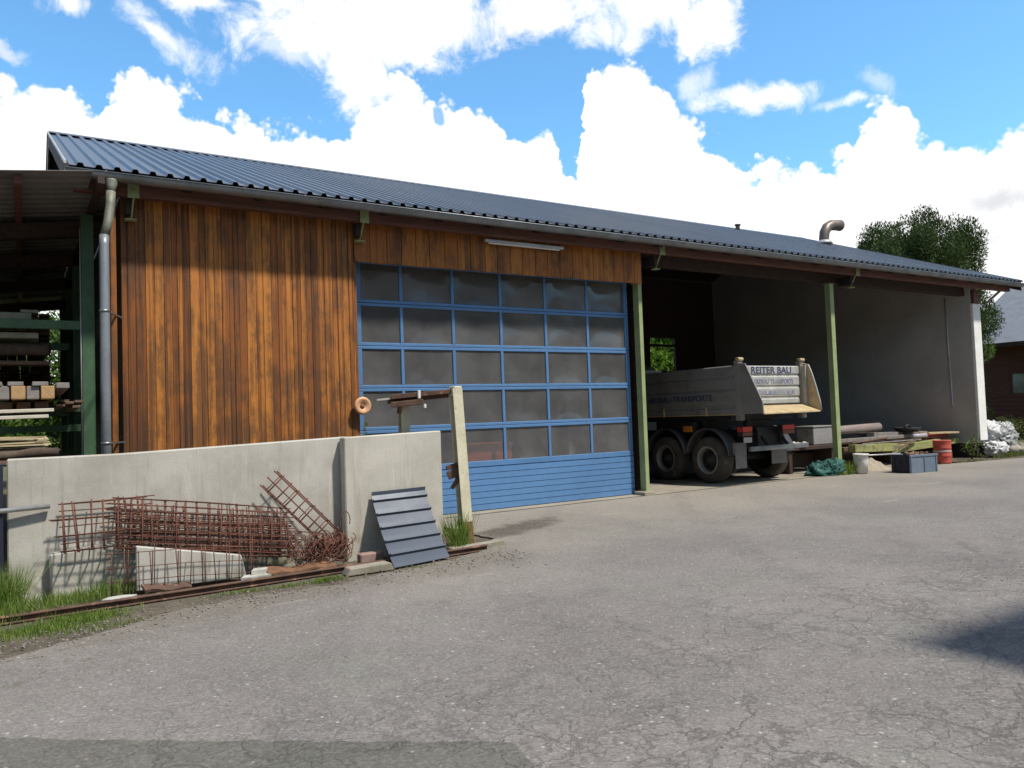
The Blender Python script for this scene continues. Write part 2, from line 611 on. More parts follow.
def mat_roof():
    m, nt, bs, out = new_mat('blue_grey_coated_steel')
    g = NT(nt)
    co = g.n('ShaderNodeNewGeometry').outputs['Position']
    x, y, z = g.sep(co)
    wn_ = g.n('ShaderNodeTexWhiteNoise', noise_dimensions='1D')
    g.put(wn_.inputs['W'], g.math('FLOOR', g.math('DIVIDE', g.math('SUBTRACT', x, .47), 1.036)))
    col = g.mix(wn_.outputs['Value'], (.105, .122, .150), (.132, .149, .176))
    mp_ = g.n('ShaderNodeMapping')
    mp_.inputs['Scale'].default_value = (5, .5, .5)
    g.put(mp_.inputs[0], co)
    st = g.noise(mp_.outputs[0], 1.2, 6, .65)
    col = g.mix(g.math('MULTIPLY', g.smooth(st, .5, .75), .4), col, (.085, .09, .095))
    bl = g.noise(co, 1.1, 6, .65)
    col = g.mix(g.math('MULTIPLY', g.smooth(bl, .52, .72), .35), col, (.16, .17, .18))
    # a row of screws' grime and the sheet lap half way up
    lap = g.smooth(g.math('ABSOLUTE', g.math('SUBTRACT', y, 14.6)), .03, .008)
    col = g.mix(g.math('MULTIPLY', lap, .55), col, (.05, .055, .065))
    g.put(bs.inputs['Base Color'], col)
    g.put(bs.inputs['Roughness'], g.math('ADD', g.math('MULTIPLY', bl, .2), .25))
    bs.inputs['Metallic'].default_value = .1
    g.put(bs.inputs['Normal'], g.bump(g.noise(co, 5, 3, .5), .04, .02))
    return m


MT = dict(
    clad=mat_cladding('weathered_larch_boards'),
    header=mat_cladding('larch_header_boards', (.42, .155, .026), (.33, .11, .02), (.19, .068, .016)),
    darkwood=M('dark_stained_wood', (.055, .026, .018), (.03, .016, .011), .7, stretch=(6, 1, 6), bump=.3),
    beam=M('red_brown_glulam', (.16, .062, .040), (.095, .038, .026), .65, stretch=(.6, 6, 6), scale=3, bump=.25, spots=((.07, .03, .022), 4, .6)),
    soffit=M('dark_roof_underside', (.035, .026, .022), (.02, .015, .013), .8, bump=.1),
    roof=mat_roof(),
    trim=M('pale_zinc_trim', (.52, .53, .54), (.40, .41, .42), .45, metal=.3, bump=.05),
    zinc=M('dull_zinc', (.27, .28, .29), (.19, .20, .205), .42, metal=.65, scale=3, bump=.06, spots=((.12, .11, .10), 5, .64)),
    pipe=M('grey_downspout', (.25, .275, .30), (.20, .22, .24), .45, metal=.35, bump=.05),
    pipetop=M('grey_green_zinc', (.20, .205, .16), (.12, .125, .095), .6, metal=.2, bump=.1, spots=((.08, .09, .06), 5, .55)),  # darker grey-green for the upper pipe
    green=M('pale_green_paint', (.32, .38, .18), (.25, .31, .14), .5, scale=3, bump=.06, spots=((.16, .17, .09), 7, .66)),
    dgreen=M('dark_green_paint', (.060, .135, .065), (.04, .095, .05), .5, scale=3, bump=.06, spots=((.05, .06, .04), 6, .62)),
    blue=M('sky_blue_door_paint', (.088, .205, .405), (.075, .175, .35), .42, scale=1.3, bump=.03, fine=.14, spots=((.16, .24, .38), 9, .66)),
    bluepanel=M('blue_steel_panel', (.098, .222, .425), (.084, .19, .375), .42, scale=1.1, bump=.05, bscale=25, fine=.14, spots=((.15, .25, .42), 4, .64)),
    pane=mat_pane(),
    concrete=mat_concrete('pale_cast_concrete', (.47, .45, .405), (.33, .31, .27), (.20, .18, .145), .8, run_k=.5),
    concrete2=mat_concrete('weathered_cast_concrete', (.50, .475, .415), (.37, .35, .295), (.23, .205, .165), .7, run_k=.5),
    block=mat_concrete('grey_shuttered_concrete', (.44, .42, .39), (.37, .352, .325), (.22, .205, .19), 0, pale_k=.0, run_k=.12),
    slab=mat_concrete('white_concrete_slab', (.47, .455, .42), (.37, .355, .32), (.20, .18, .15), .5),
    kerb=mat_concrete('worn_kerb', (.30, .27, .225), (.22, .20, .165), (.12, .105, .085), .4),
    floor=mat_floor(),
    white=M('white_render', (.84, .83, .79), (.76, .75, .71), .8, bump=.1, spots=((.4, .39, .36), 5, .68)),
    asphalt=mat_asphalt(),
    patch=mat_asphalt('newer_asphalt', (.64, .67, .62)),
    earth=mat_ground('meadow_ground', (.085, .10, .035), (.10, .085, .05), (.06, .085, .025)),
    dirt=mat_ground('gritty_dirt', (.125, .105, .08), (.085, .072, .055), (.17, .15, .12), 2.2),
    rust=M('rusty_rebar', (.155, .056, .034), (.10, .039, .025), .85, scale=9, bump=.2, spots=((.21, .08, .04), 14, .60)),
    rustbeam=M('rusty_steel', (.125, .066, .044), (.075, .042, .03), .85, scale=5, bump=.4, spots=((.26, .14, .085), 7, .56)),
    oxide=M('orange_rust_flakes', (.22, .105, .052), (.14, .07, .038), .9, scale=9, bump=.5),
    cream=M('flaking_cream_paint', (.62, .58, .42), (.50, .46, .33), .6, scale=4, bump=.15, spots=((.26, .14, .05), 6, .60)),
    sheet=M('anthracite_coated_sheet', (.058, .074, .104), (.048, .062, .09), .46, metal=.1, scale=1.4, bump=.03, fine=.1, spots=((.085, .10, .13), 3, .62)),
    timber=M('sawn_timber', (.40, .25, .115), (.30, .18, .08), .75, scale=6, bump=.3, per=.25, spots=((.2, .12, .06), 8, .6)),
    greytimber=M('silvered_timber', (.25, .225, .205), (.17, .15, .14), .8, scale=6, bump=.3, spots=((.1, .085, .075), 7, .6)),
    palewood=M('pale_planed_boards', (.58, .53, .44), (.46, .41, .33), .7, stretch=(.6, 6, 6), scale=5, bump=.15),
    brownwood=M('brown_rough_boards', (.17, .10, .065), (.10, .062, .042), .8, stretch=(.6, 6, 6), scale=4, bump=.3),
    straw=M('split_kindling', (.55, .46, .29), (.38, .29, .17), .8, stretch=(.5, 6, 6), scale=8, bump=.2, per=.4),
    bark=M('brown_bark', (.10, .068, .048), (.055, .038, .028), .9, scale=5, bump=.7, bscale=14),
    formwork=M('yellow_green_formwork', (.33, .33, .115), (.22, .23, .085), .75, stretch=(.6, 5, 5), scale=4, bump=.2, spots=((.14, .125, .08), 4, .54)),
    navy=M('navy_plastic', (.014, .018, .042), (.010, .013, .03), .5, bump=.05),
    orange=M('orange_plastic', (.68, .38, .20), (.56, .29, .15), .5, bump=.08, spots=((.34, .15, .07), 9, .62)),
    alu=M('dull_aluminium_side', (.30, .295, .285), (.235, .23, .22), .5, metal=.25, scale=2, bump=.06, spots=((.15, .125, .10), 4, .6)),
    tail=M('scratched_white_tailgate', (.42, .42, .40), (.32, .32, .305), .6, scale=3, bump=.08, spots=((.31, .28, .20), 4, .58)),
    lip=M('worn_tan_steel', (.52, .40, .22), (.40, .30, .17), .6, scale=4, bump=.1, spots=((.26, .19, .12), 5, .58)),
    wing=M('dirty_grey_steel', (.24, .23, .22), (.19, .18, .17), .6, scale=3, bump=.08, spots=((.32, .27, .19), 5, .6)),
    chassis=M('black_chassis', (.014, .014, .018), (.009, .009, .012), .6, bump=.1, scale=4, spots=((.075, .062, .048), 5, .60)),
    tyre=M('dusty_tyre', (.085, .073, .060), (.055, .048, .041), .9, scale=4, bump=.2, spots=((.14, .115, .085), 3, .55)),
    rim=M('steel_rim', (.36, .345, .32), (.24, .225, .21), .5, metal=.3, bump=.1, spots=((.14, .11, .09), 9, .6)),
    hub=M('dark_hub', (.025, .022, .02), None, .7),
    red=M('red_lens', (.62, .045, .025), (.5, .035, .02), .35, bump=.02),
    redpaint=M('chipped_red_paint', (.50, .075, .045), (.40, .06, .04), .55, scale=5, bump=.08, spots=((.62, .36, .29), 9, .66)),
    amber=M('amber_lens', (.55, .19, .02), (.42, .14, .015), .4, bump=.02),
    plate=M('pale_plate', (.50, .49, .45), (.40, .39, .36), .5, bump=.05, spots=((.25, .23, .2), 9, .6)),
    flap=M('grey_rubber_flap', (.24, .23, .22), (.18, .17, .165), .8, bump=.1),
    ink=M('dark_blue_lettering', (.035, .045, .115), (.05, .06, .13), .5, bump=0, scale=6, spots=((.25, .25, .26), 9, .60)),
    inkfade=M('faded_blue_lettering', (.20, .215, .32), (.30, .30, .34), .6, bump=0),
    cab=M('grey_cab_paint', (.16, .16, .17), (.13, .13, .14), .4, bump=.02),
    glass=M('dark_glass', (.02, .022, .025), None, .08, bump=0),
    bucket=M('white_plastic', (.70, .70, .67), (.60, .60, .56), .5, bump=.04, spots=((.42, .43, .38), 7, .62)),
    crate=M('grey_blue_plastic', (.16, .205, .265), (.125, .165, .22), .5, scale=4, bump=.05, spots=((.26, .28, .29), 6, .62)),
    net=M('teal_net', (.018, .125, .105), (.012, .08, .07), .7, scale=9, bump=.3),
    box=M('grey_metal_box', (.29, .28, .275), (.24, .23, .23), .5, bump=.05),
    sand=mat_ground('pale_sand', (.34, .29, .225), (.28, .235, .18), (.40, .35, .28), 4),
    sack=M('white_woven_sack', (.62, .62, .62), (.48, .48, .49), .7, scale=5, bump=.4, bscale=18),
    film=M('grey_plastic_film', (.36, .37, .36), (.26, .27, .27), .4, scale=5, bump=.5, bscale=14),
    rubble=mat_ground('mortar_rubble', (.36, .33, .29), (.26, .23, .2), (.45, .42, .38), 6),
    mud=M('brown_rubbish', (.21, .13, .09), (.13, .085, .06), .9, scale=9, bump=.5),
    flue=M('brown_galvanised_flue', (.21, .165, .145), (.15, .12, .105), .45, metal=.4, scale=4, bump=.1, spots=((.36, .33, .32), 5, .6)),
    houseroof=M('grey_blue_slate_roof', (.20, .215, .25), (.16, .175, .205), .6, bump=.1),
    housewood=M('red_brown_house_boards', (.125, .038, .022), (.08, .026, .016), .7, stretch=(6, .6, 6), scale=3, bump=.2),
    hill=mat_ground('unseen_hill_forest', (.022, .035, .016), (.03, .042, .018), (.016, .026, .012), .06),
    needle=mat_leaf('pine_needles', (.018, .042, .012), (.075, .118, .030), .06, clump=.9),
    leaf=mat_leaf('green_leaves', (.035, .085, .016), (.115, .20, .035), .3, clump=1.2),
    bright=mat_leaf('light_green_leaves', (.07, .17, .02), (.16, .30, .05), .45, clump=1.5),  # lighter, more translucent leaf green
    olive=mat_leaf('dry_weed_leaves', (.075, .095, .028), (.18, .18, .07), .3, clump=3),
    grass=mat_leaf('grass_blades', (.075, .145, .022), (.21, .28, .06), .35, clump=4),
    trunk=M('tree_bark', (.10, .07, .05), (.06, .042, .03), .9, scale=4, bump=.7, bscale=12),
)

# ------------------------------------------------------------------ camera, sun, sky
cam_d = bpy.data.cameras.new('camera')
cam = bpy.data.objects.new('camera', cam_d)
COL.objects.link(cam)
cr, cu, cb = (0.847206, -0.530114, -0.034949), (0.007859, -0.053272, 0.998549), (-0.531206, -0.846251, -0.040966)
cam.matrix_world = Matrix(((cr[0], cu[0], cb[0], 0), (cr[1], cu[1], cb[1], 0), (cr[2], cu[2], cb[2], 1.62), (0, 0, 0, 1)))
cam_d.sensor_width = 36
cam_d.lens = 780 / 1024 * 36
cam_d.clip_start = .05
cam_d.clip_end = 3000
sc.camera = cam

SUN_EL, SUN_AZ = 58.0, 28.0               # azimuth to the right of the facade's outward normal (-Y)
sv = Vector((math.sin(R(SUN_AZ)) * math.cos(R(SUN_EL)), -math.cos(R(SUN_AZ)) * math.cos(R(SUN_EL)), math.sin(R(SUN_EL))))
sd = bpy.data.lights.new('sun', 'SUN')
sd.energy = 5.0
sd.angle = R(3.2)
sd.color = (1.0, .94, .845)
sun = bpy.data.objects.new('sun', sd)
COL.objects.link(sun)
sun.rotation_euler = sv.to_track_quat('Z', 'Y').to_euler()

w = bpy.data.worlds.new('World')
sc.world = w
w.use_nodes = True
nt = w.node_tree
for n in list(nt.nodes):
    nt.nodes.remove(n)
g = NT(nt)
sky = g.n('ShaderNodeTexSky', sky_type='NISHITA')
sky.sun_disc = False
sky.sun_elevation = R(SUN_EL)
sky.sun_rotation = R(180 - SUN_AZ)
sky.air_density = 1.0
sky.dust_density = .6
sky.ozone_density = 1.6
SKY_K = .15
d = g.coord('Generated')
dx, dy, dz = g.sep(d)
DEG = 180 / PI
az = g.math('MULTIPLY', g.math('ARCTAN2', dx, dy), DEG)
el = g.math('MULTIPLY', g.math('ARCSINE', dz), DEG)
# billowing displacement of the cloud outlines
wn = g.n('ShaderNodeTexNoise')
g.put(wn.inputs['Vector'], d)
wn.inputs['Scale'].default_value = 9
wn.inputs['Detail'].default_value = 9
wn.inputs['Roughness'].default_value = .62
wr, wg, wb = g.sep(wn.outputs['Color'])
puff = g.n('ShaderNodeTexVoronoi', feature='SMOOTH_F1')
g.put(puff.inputs['Vector'], d)
puff.inputs['Scale'].default_value = 26
puff.inputs['Detail'].default_value = 3
puff.inputs['Roughness'].default_value = .55
puff.inputs['Smoothness'].default_value = .35
pf = puff.outputs['Distance']
azw = g.math('ADD', az, g.math('MULTIPLY', g.math('SUBTRACT', wr, .5), 4.5))
elw = g.math('ADD', el, g.math('MULTIPLY', g.math('SUBTRACT', wg, .5), 4.2))
elw = g.math('ADD', elw, g.math('MULTIPLY', g.math('SUBTRACT', pf, .42), 2.6))
prof = [(-30, 15), (-18, 19), (-8, 19), (-3, 22.6), (-1, 22.6), (1.5, 22.2), (4.2, 21.8), (5.2, 23.6), (6.0, 24.2), (7.5, 24.3), (9.4, 23.2), (11.3, 22.6), (13.2, 22.6), (15.6, 22.2), (18, 22.0),
        (20.5, 22.0), (22.6, 23.8), (25.6, 24.8), (29, 24.6), (31.3, 23.2), (33.2, 21.2), (35.2, 21.2), (36.2, 19.8), (36.8, 18.2), (37.5, 21.4), (38.2, 25.2), (39.2, 26.6), (42.4, 25.6),
        (44, 23.8), (45.8, 21.6), (47.2, 20.0), (49, 19.2), (51, 18.0), (53, 18.2), (56, 18.2), (57.2, 20.4), (58.6, 20.2), (60.4, 18.0), (63, 17.6), (66, 17.2), (75, 17), (86, 14), (100, 18)]
fc = g.n('ShaderNodeFloatCurve')
cv = fc.mapping.curves[0]
A0, A1, E1 = -30.0, 100.0, 40.0
pts = cv.points
while len(pts) < len(prof):
    pts.new(.5, .5)
for p, (a, e) in zip(pts, prof):
    p.location = ((a - A0) / (A1 - A0), e / E1)
    p.handle_type = 'AUTO_CLAMPED'
fc.mapping.update()
g.put(fc.inputs['Value'], g.math('DIVIDE', g.math('SUBTRACT', azw, A0), A1 - A0, clamp=True))
top = g.math('MULTIPLY', fc.outputs[0], E1)
bank = g.smooth(g.math('SUBTRACT', top, elw), -.25, .55)


fn_ = g.n('ShaderNodeTexNoise')
g.put(fn_.inputs['Vector'], d)
fn_.inputs['Scale'].default_value = 17
fn_.inputs['Detail'].default_value = 10
fn_.inputs['Roughness'].default_value = .66
fn_.inputs['Distortion'].default_value = .35
wisp = g.math('SUBTRACT', fn_.outputs[0], .5)


def patch(a, e, ra, re, rot=0, lo=.9, hi=.2, k=1.0, amp=1.0):
    """soft edged cloud patch round azimuth a, elevation e (degrees)"""
    ua = g.math('SUBTRACT', g.math('ADD', az, g.math('MULTIPLY', g.math('SUBTRACT', wr, .5), 5 * amp)), a)
    ue = g.math('SUBTRACT', g.math('ADD', el, g.math('MULTIPLY', g.math('SUBTRACT', wb, .5), 4.0 * amp)), e)
    c, s = math.cos(R(rot)), math.sin(R(rot))
    x = g.math('DIVIDE', g.math('ADD', g.math('MULTIPLY', ua, c), g.math('MULTIPLY', ue, s)), ra)
    y = g.math('DIVIDE', g.math('SUBTRACT', g.math('MULTIPLY', ue, c), g.math('MULTIPLY', ua, s)), re)
    r = g.math('SQRT', g.math('ADD', g.math('MULTIPLY', x, x), g.math('MULTIPLY', y, y)))
    r = g.math('ADD', r, g.math('MULTIPLY', wisp, 2.6 * amp))
    return g.math('MULTIPLY', g.smooth(r, lo, hi), k)


mask = g.math('MULTIPLY', bank, g.math('SUBTRACT', 1.0, patch(27.3, 21.3, .55, .8, 0, 1.0, .55, .85, .4)))
for args in ((20.5, 27.2, 8.5, 3.1, 4, 1.15, .45, .96), (27.5, 27.8, 5.5, 3.0, 0, 1.15, .45, .96), (22.0, 24.2, 2.6, 3.2, 8, 1.15, .5, .97), (16.5, 25.3, 4.0, 1.3, -8, 1.1, .2, .6),
             (25.5, 25.6, 3.2, 2.0, 0, 1.15, .5, .9), (35.5, 28.4, 5.5, 2.0, 0, 1.15, .45, .95), (43.0, 27.6, 6.5, 2.3, 0, 1.15, .45, .95), (47.6, 26.0, 2.9, 2.2, 0, 1.1, .45, .98), (50.0, 21.0, 4.6, 1.15, -5, 1.1, .3, .92),
             (46.6, 22.4, 2.2, 1.4, 0, 1.1, .2, .6), (56.1, 19.5, 1.7, .55, 0, 1.1, .2, .7), (8.0, 25.0, 4.4, 1.2, -24, 1.1, .15, .85), (2.6, 26.0, 2.0, 1.1, -10, 1.1, .2, .9),
             (11.0, 27.8, 3.0, 1.3, 0, 1.1, .35, .9), (-1.2, 22.8, 1.6, .6, 0, 1.1, .2, .6), (57.5, 20.6, 1.5, .8, -30, 1.1, .2, .35)):
    mask = g.math('MAXIMUM', mask, patch(*args))
# the rest of the sky: unseen cloud, dimmed and warmed to set the ambient fill
wide = g.noise(d, 2.6, 8, .6)
other = g.smooth(wide, .38, .58)
inside = g.math('MULTIPLY', g.smooth(g.math('ABSOLUTE', g.math('SUBTRACT', az, 32.0)), 62.0, 50.0), g.smooth(el, 40.0, 31.0))
mask = g.math('ADD', g.math('MULTIPLY', mask, inside), g.math('MULTIPLY', other, g.math('SUBTRACT', 1.0, inside)))
mask = g.math('MULTIPLY', mask, g.smooth(el, -1.0, .5))
# grey bellies low on the right and soft modelling inside the cloud
shade = g.math('MULTIPLY', g.smooth(g.noise(d, 7, 6, .6), .44, .7), .26)
def belt(a, e, ra, re, rot, k):
    return patch(a, e, ra, re, rot, 1.0, .1, k, .8)
shade = g.math('MAXIMUM', shade, belt(65.0, 12.4, 5.5, 1.1, 5, .75))
shade = g.math('MAXIMUM', shade, belt(63.5, 10.0, 4.0, .9, 12, .6))
ccol = g.mix(shade, (1.12, 1.12, 1.12), (.62, .64, .68))
ccol = g.mix(inside, g.mix(g.smooth(wide, .5, .75), (.33, .318, .30), (.56, .54, .51)), ccol)
cl = g.n('ShaderNodeVectorMath', operation='SCALE')
g.put(cl.inputs[0], ccol)
cl.inputs['Scale'].default_value = 1 / SKY_K
skyc = g.n('ShaderNodeVectorMath', operation='MULTIPLY')
g.put(skyc.inputs[0], sky.outputs[0])
skyc.inputs[1].default_value = (.90, 1.42, 1.60)
bg = g.n('ShaderNodeBackground')
g.put(bg.inputs['Color'], g.mix(mask, skyc.outputs[0], cl.outputs[0]))
bg.inputs['Strength'].default_value = SKY_K
wo = g.n('ShaderNodeOutputWorld')
nt.links.new(bg.outputs[0], wo.inputs[0])
w.cycles.sampling_method = 'MANUAL'
w.cycles.sample_map_resolution = 1024

sc.view_settings.view_transform = 'Standard'
sc.view_settings.look = 'None'
sc.view_settings.exposure = .12
sc.view_settings.gamma = 1
sc.view_settings.use_curve_mapping = False
sc.render.engine = 'CYCLES'
sc.cycles.use_denoising = True
sc.cycles.max_bounces = 8
sc.cycles.transparent_max_bounces = 16
sc.cycles.use_adaptive_sampling = True

# ------------------------------------------------------------------ the ground
def sheet_poly(name, pts, z, m, thick=0, kind='structure'):
    me = bpy.data.meshes.new(name)
    bm = bmesh.new()
    vs = [bm.verts.new((p[0], p[1], z)) for p in pts]
    f = bm.faces.new(vs)
    if f.normal.z < 0:
        f.normal_flip()
    if thick:
        ex = bmesh.ops.extrude_face_region(bm, geom=[f])
        for e in ex['geom']:
            if isinstance(e, bmesh.types.BMVert):
                e.co.z -= thick
        bmesh.ops.recalc_face_normals(bm, faces=bm.faces)
    bmesh.ops.triangulate(bm, faces=bm.faces)
    bm.to_mesh(me)
    bm.free()
    o = bpy.data.objects.new(name, me)
    COL.objects.link(o)
    me.materials.append(m)
    o['kind'] = kind
    return o


def jag(pts, step, amp, seed):
    """a polyline roughened like a broken edge"""
    rr = random.Random(seed)
    out = []
    for (a, b) in zip(pts[:-1], pts[1:]):
        L = math.hypot(b[0] - a[0], b[1] - a[1])
        n = max(1, int(L / step))
        for i in range(n):
            t = i / n
            out.append((a[0] + (b[0] - a[0]) * t + rr.uniform(-amp, amp), a[1] + (b[1] - a[1]) * t + rr.uniform(-amp, amp)))
    out.append(pts[-1])
    return out


sheet_poly('ground', [(-900, -900), (900, -900), (900, 900), (-900, 900)], -.03, MT['earth'])
sheet_poly('dirt_strip', jag([(-9, 5.5), (6, 5.5), (6, 11.2), (-9, 11.2)], 1, .1, 3), -.012, MT['dirt'])
edge = jag([(5.3, 11.30), (5.25, 9.0), (4.85, 8.42), (4.25, 8.02), (3.3, 7.78), (2.66, 7.58), (1.9, 7.62), (1.2, 7.52), (.55, 7.12), (-.2, 6.72), (-3, 6.4), (-14, 6.2)], .11, .035, 5)
right = jag([(60, 9.6), (27, 10.2), (24.5, 10.45), (22.7, 10.75), (21.0, 11.0), (19.4, 11.2), (16.4, 11.33)], .3, .06, 8)
sheet_poly('asphalt_yard', [(-14, -30), (60, -30)] + right + edge, .012, MT['asphalt'], .02)
sheet_poly('asphalt_patch', jag([(-.9, 5.6), (-.12, 5.02), (1.0, 4.13), (1.9, 3.46), (2.02, 3.33), (2.02, 3.2), (1.9, 2.9), (.9, 1.7), (-.9, 3.2), (-.9, 5.6)], .06, .016, 4)[:-1], .016, MT['patch'])
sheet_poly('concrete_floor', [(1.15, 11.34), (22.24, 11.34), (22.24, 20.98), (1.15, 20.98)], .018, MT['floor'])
sheet_poly('rubble_ground', jag([(20.5, 11.0), (24, 10.5), (30, 10.3), (30, 14), (20.5, 14)], .4, .08, 2)[:-1], .021, MT['dirt'])

hb = MB()  # unseen hills, raised behind the camera to darken the pane reflections
def hill_pt(u, v):
    a = 2 * PI * u
    d_ = 140 + 260 * v
    back = max(0, -math.cos(a - R(10)))
    h_ = (9 + 62 * back ** .8) * (v ** .8) * (1 + .5 * mnoise.fractal(Vector((math.cos(a) * 3, math.sin(a) * 3, v)), 1, 2, 4))
    return (d_ * math.sin(a), d_ * math.cos(a), h_ - 1)
hb.grid(hill_pt, 120, 10, True, closed_u=True)
unseen_hills = hb.build('unseen_hills', MT['hill'])
unseen_hills['kind'] = 'structure'

# ------------------------------------------------------------------ the workshop shed
XL, XR, YE, YR, YW, YB = .475, 23.98, 10.9, 18.0, 11.4, 21.0
SL = .382


def zr(y):
    return 4.915 + (y - YE) * SL if y <= YR else 4.915 + (YR - YE) * SL - (y - YR) * SL


shed = thing('workshop_shed', (1.1, 11.4, 0), 'long shed clad in orange-brown boards with a blue panelled door and dark ribbed roof', 'shed')

# board cladding left of the door: wide boards, every other one lapped over its neighbours
mb = MB()
rr = random.Random(3)
x = 1.11
k = 0
while x < 4.31:
    wd = min(rr.choice((.06, .07, .085, .095, .10, .11, .125)) * rr.uniform(.92, 1.08), 4.33 - x)
    f = 11.366 if k % 2 else 11.372
    j = 3.97 + rr.uniform(-.008, .008)
    mb.box(x + .0012, x + wd - .0012, f, 11.40 - (.001 if k % 2 else 0), .05 + rr.uniform(0, .03), 5.0)
    x += wd
    k += 1
mb.box(1.12, 4.32, 11.402, 11.43, .05, 5.02)
clad = mb.build('board_cladding', MT['clad'], shed, .004)
mb = MB()
x = 4.34
while x < 10.14:
    wd = min(rr.uniform(.235, .285), 10.18 - x)
    mb.box(x + .004, x + wd - .004, 11.35, 11.38, 4.085 + rr.uniform(-.004, .004), 5.0)
    x += wd
mb.box(4.35, 10.17, 11.382, 11.45, 4.12, 5.0)
mb.build('door_header', MT['header'], shed, .004)
# door jambs beside the opening
MB().box(4.30, 4.385, 11.41, 11.80, .02, 4.6).build('door_jamb', MT['clad'], shed, .005)

# the sectional door
XD = [4.46, 5.245, 6.195, 7.145, 8.10, 9.06, 10.06]
ZD = [.81, 1.468, 2.136, 2.815, 3.504, 4.19]
door = None
mb = MB()
for i, z in enumerate(ZD):
    h = .052
    if i == 0:
        mb.box(XD[0], XD[-1], 11.67, 11.73, z - .04, z + .055)
    else:
        mb.box(XD[0], XD[-1], 11.67, 11.73, z - h, z - .003)
        mb.box(XD[0], XD[-1], 11.67, 11.73, z + .003, z + h)
for j, xx in enumerate(XD):
    wv = .045 if j in (0, 6) else .028
    for a, b in zip(ZD[:-1], ZD[1:]):
        z0 = a + (.055 if a == ZD[0] else .052)
        mb.box(xx - wv + (.045 if j == 0 else 0) - (.045 if j == 6 else 0), xx + wv + (.045 if j == 0 else 0) - (.045 if j == 6 else 0), 11.67, 11.73, z0, b - .052)
door = mb.build('sectional_door', MT['blue'], shed, .006)
# lower panel with pressed horizontal lines
prof = [(11.67, .03)]
z = .03
for k in range(7):
    zz = .03 + (k + 1) * .1055
    prof += [(11.67, zz - .014), (11.69, zz - .007), (11.67, zz)]
prof += [(11.67, .768), (11.73, .768), (11.73, .03)]
MB().prism(prof, 'x', XD[0], XD[-1]).build('bottom_panel', MT['bluepanel'], door)
MB().box(XD[0], XD[-1], 11.68, 11.72, .0185, .029).build('rubber_seal', MT['hub'], door)
rp = random.Random(21)
for a, b in zip(ZD[:-1], ZD[1:]):
    for x0, x1 in zip(XD[:-1], XD[1:]):
        dish, ph = rp.uniform(.006, .022), rp.uniform(-.4, .4)
        z0, z1 = a + .045, b - .045

        def pp(u, v, x0=x0, x1=x1, z0=z0, z1=z1, dish=dish, ph=ph):
            e = (4 * u * (1 - u)) * (4 * v * (1 - v))
            rip = .0015 * math.sin(7 * u + ph * 9) * math.sin(5 * v + ph * 5)
            return (x0 + (x1 - x0) * u, 11.69 + dish * e * (1 + ph * (u - .5)) + rip, z0 + (z1 - z0) * v)
        MB().grid(pp, 14, 12, True).build('pane', MT['pane'], door, recalc=False)

# posts
for (x0, x1, y0, y1, z0, z1, plinth) in ((10.115, 10.205, 11.402, 11.56, .10, 4.10, 1), (16.03, 16.17, 11.402, 11.54, .02, 4.45, 0)):
    mb = MB()
    xm = (x0 + x1) / 2
    mb.box(x0, x1, y0, y0 + .014, z0, z1).box(x0, x1, y1 - .014, y1, z0, z1).box(x0 + .004, x1 - .02, y0 + .014, y1 - .014, z0, z1)
    mb.box(x0 - .03, x1 + .03, y0 - .02, y1 + .02, z0 - .012, z0)
    mb.box(x0 - .02, x1 + .02, y0 - .01, y1 + .03, z1, z1 + .015)
    p = mb.build('steel_post', MT['green'], shed, .003)
    if plinth:
        MB().box(9.99, 10.26, 11.31, 11.62, .0, .088).build('concrete_footing', MT['floor'], p, .015)
# header beam over the open bays, well under the roof
MB().box(10.3, 22.24, 11.58, 11.74, 4.52, 4.80).build('bay_beam', MT['darkwood'], shed)

# eave beam, rafters, brackets
MB().box(.56, 23.76, 11.10, 11.23, 4.655, 4.94).build('eave_beam', MT['beam'], shed, .008)
for k in range(25):
    x0 = .9 + k * .94
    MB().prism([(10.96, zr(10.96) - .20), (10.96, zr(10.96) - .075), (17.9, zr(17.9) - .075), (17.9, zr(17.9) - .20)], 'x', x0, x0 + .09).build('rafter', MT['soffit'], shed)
for xb in (1.24, 4.42, 10.50, 16.68):
    mb = MB()
    mb.box(xb - .07, xb + .07, 11.084, 11.096, 4.63, 4.87)
    mb.tube([(xb, 11.075, 4.74), (xb, 11.084, 4.74)], .018, 8)
    mb.bar((xb + .01, 11.16, 4.655), (xb - .01, 11.29, 4.40), .02, .02)
    mb.box(xb - .09, xb + .05, 11.22, 11.345, 4.375, 4.39)
    mb.build('beam_bracket', MT['green'], shed, .002)
    MB().box(xb - .08, xb - .012, 11.235, 11.56 if xb > 9 else 11.345, 4.45, 4.655).build('bracket_arm', MT['soffit'], shed)

# roof: trapezoid ribbed sheet on both slopes
def ribs(y0, y1, z0, z1):
    xs = []
    x = XL
    while x < XR - .05:
        xs += [(x, 0), (x + .105, 0), (x + .125, .042), (x + .175, .042), (x + .195, 0)]
        x += .2072
    xs.append((XR, 0))
    rows = []
    for t in np.linspace(0, 1, 7):
        y, z = y0 + (y1 - y0) * t, z0 + (z1 - z0) * t
        rows.append([(a, y, z + h) for a, h in xs])
    return rows


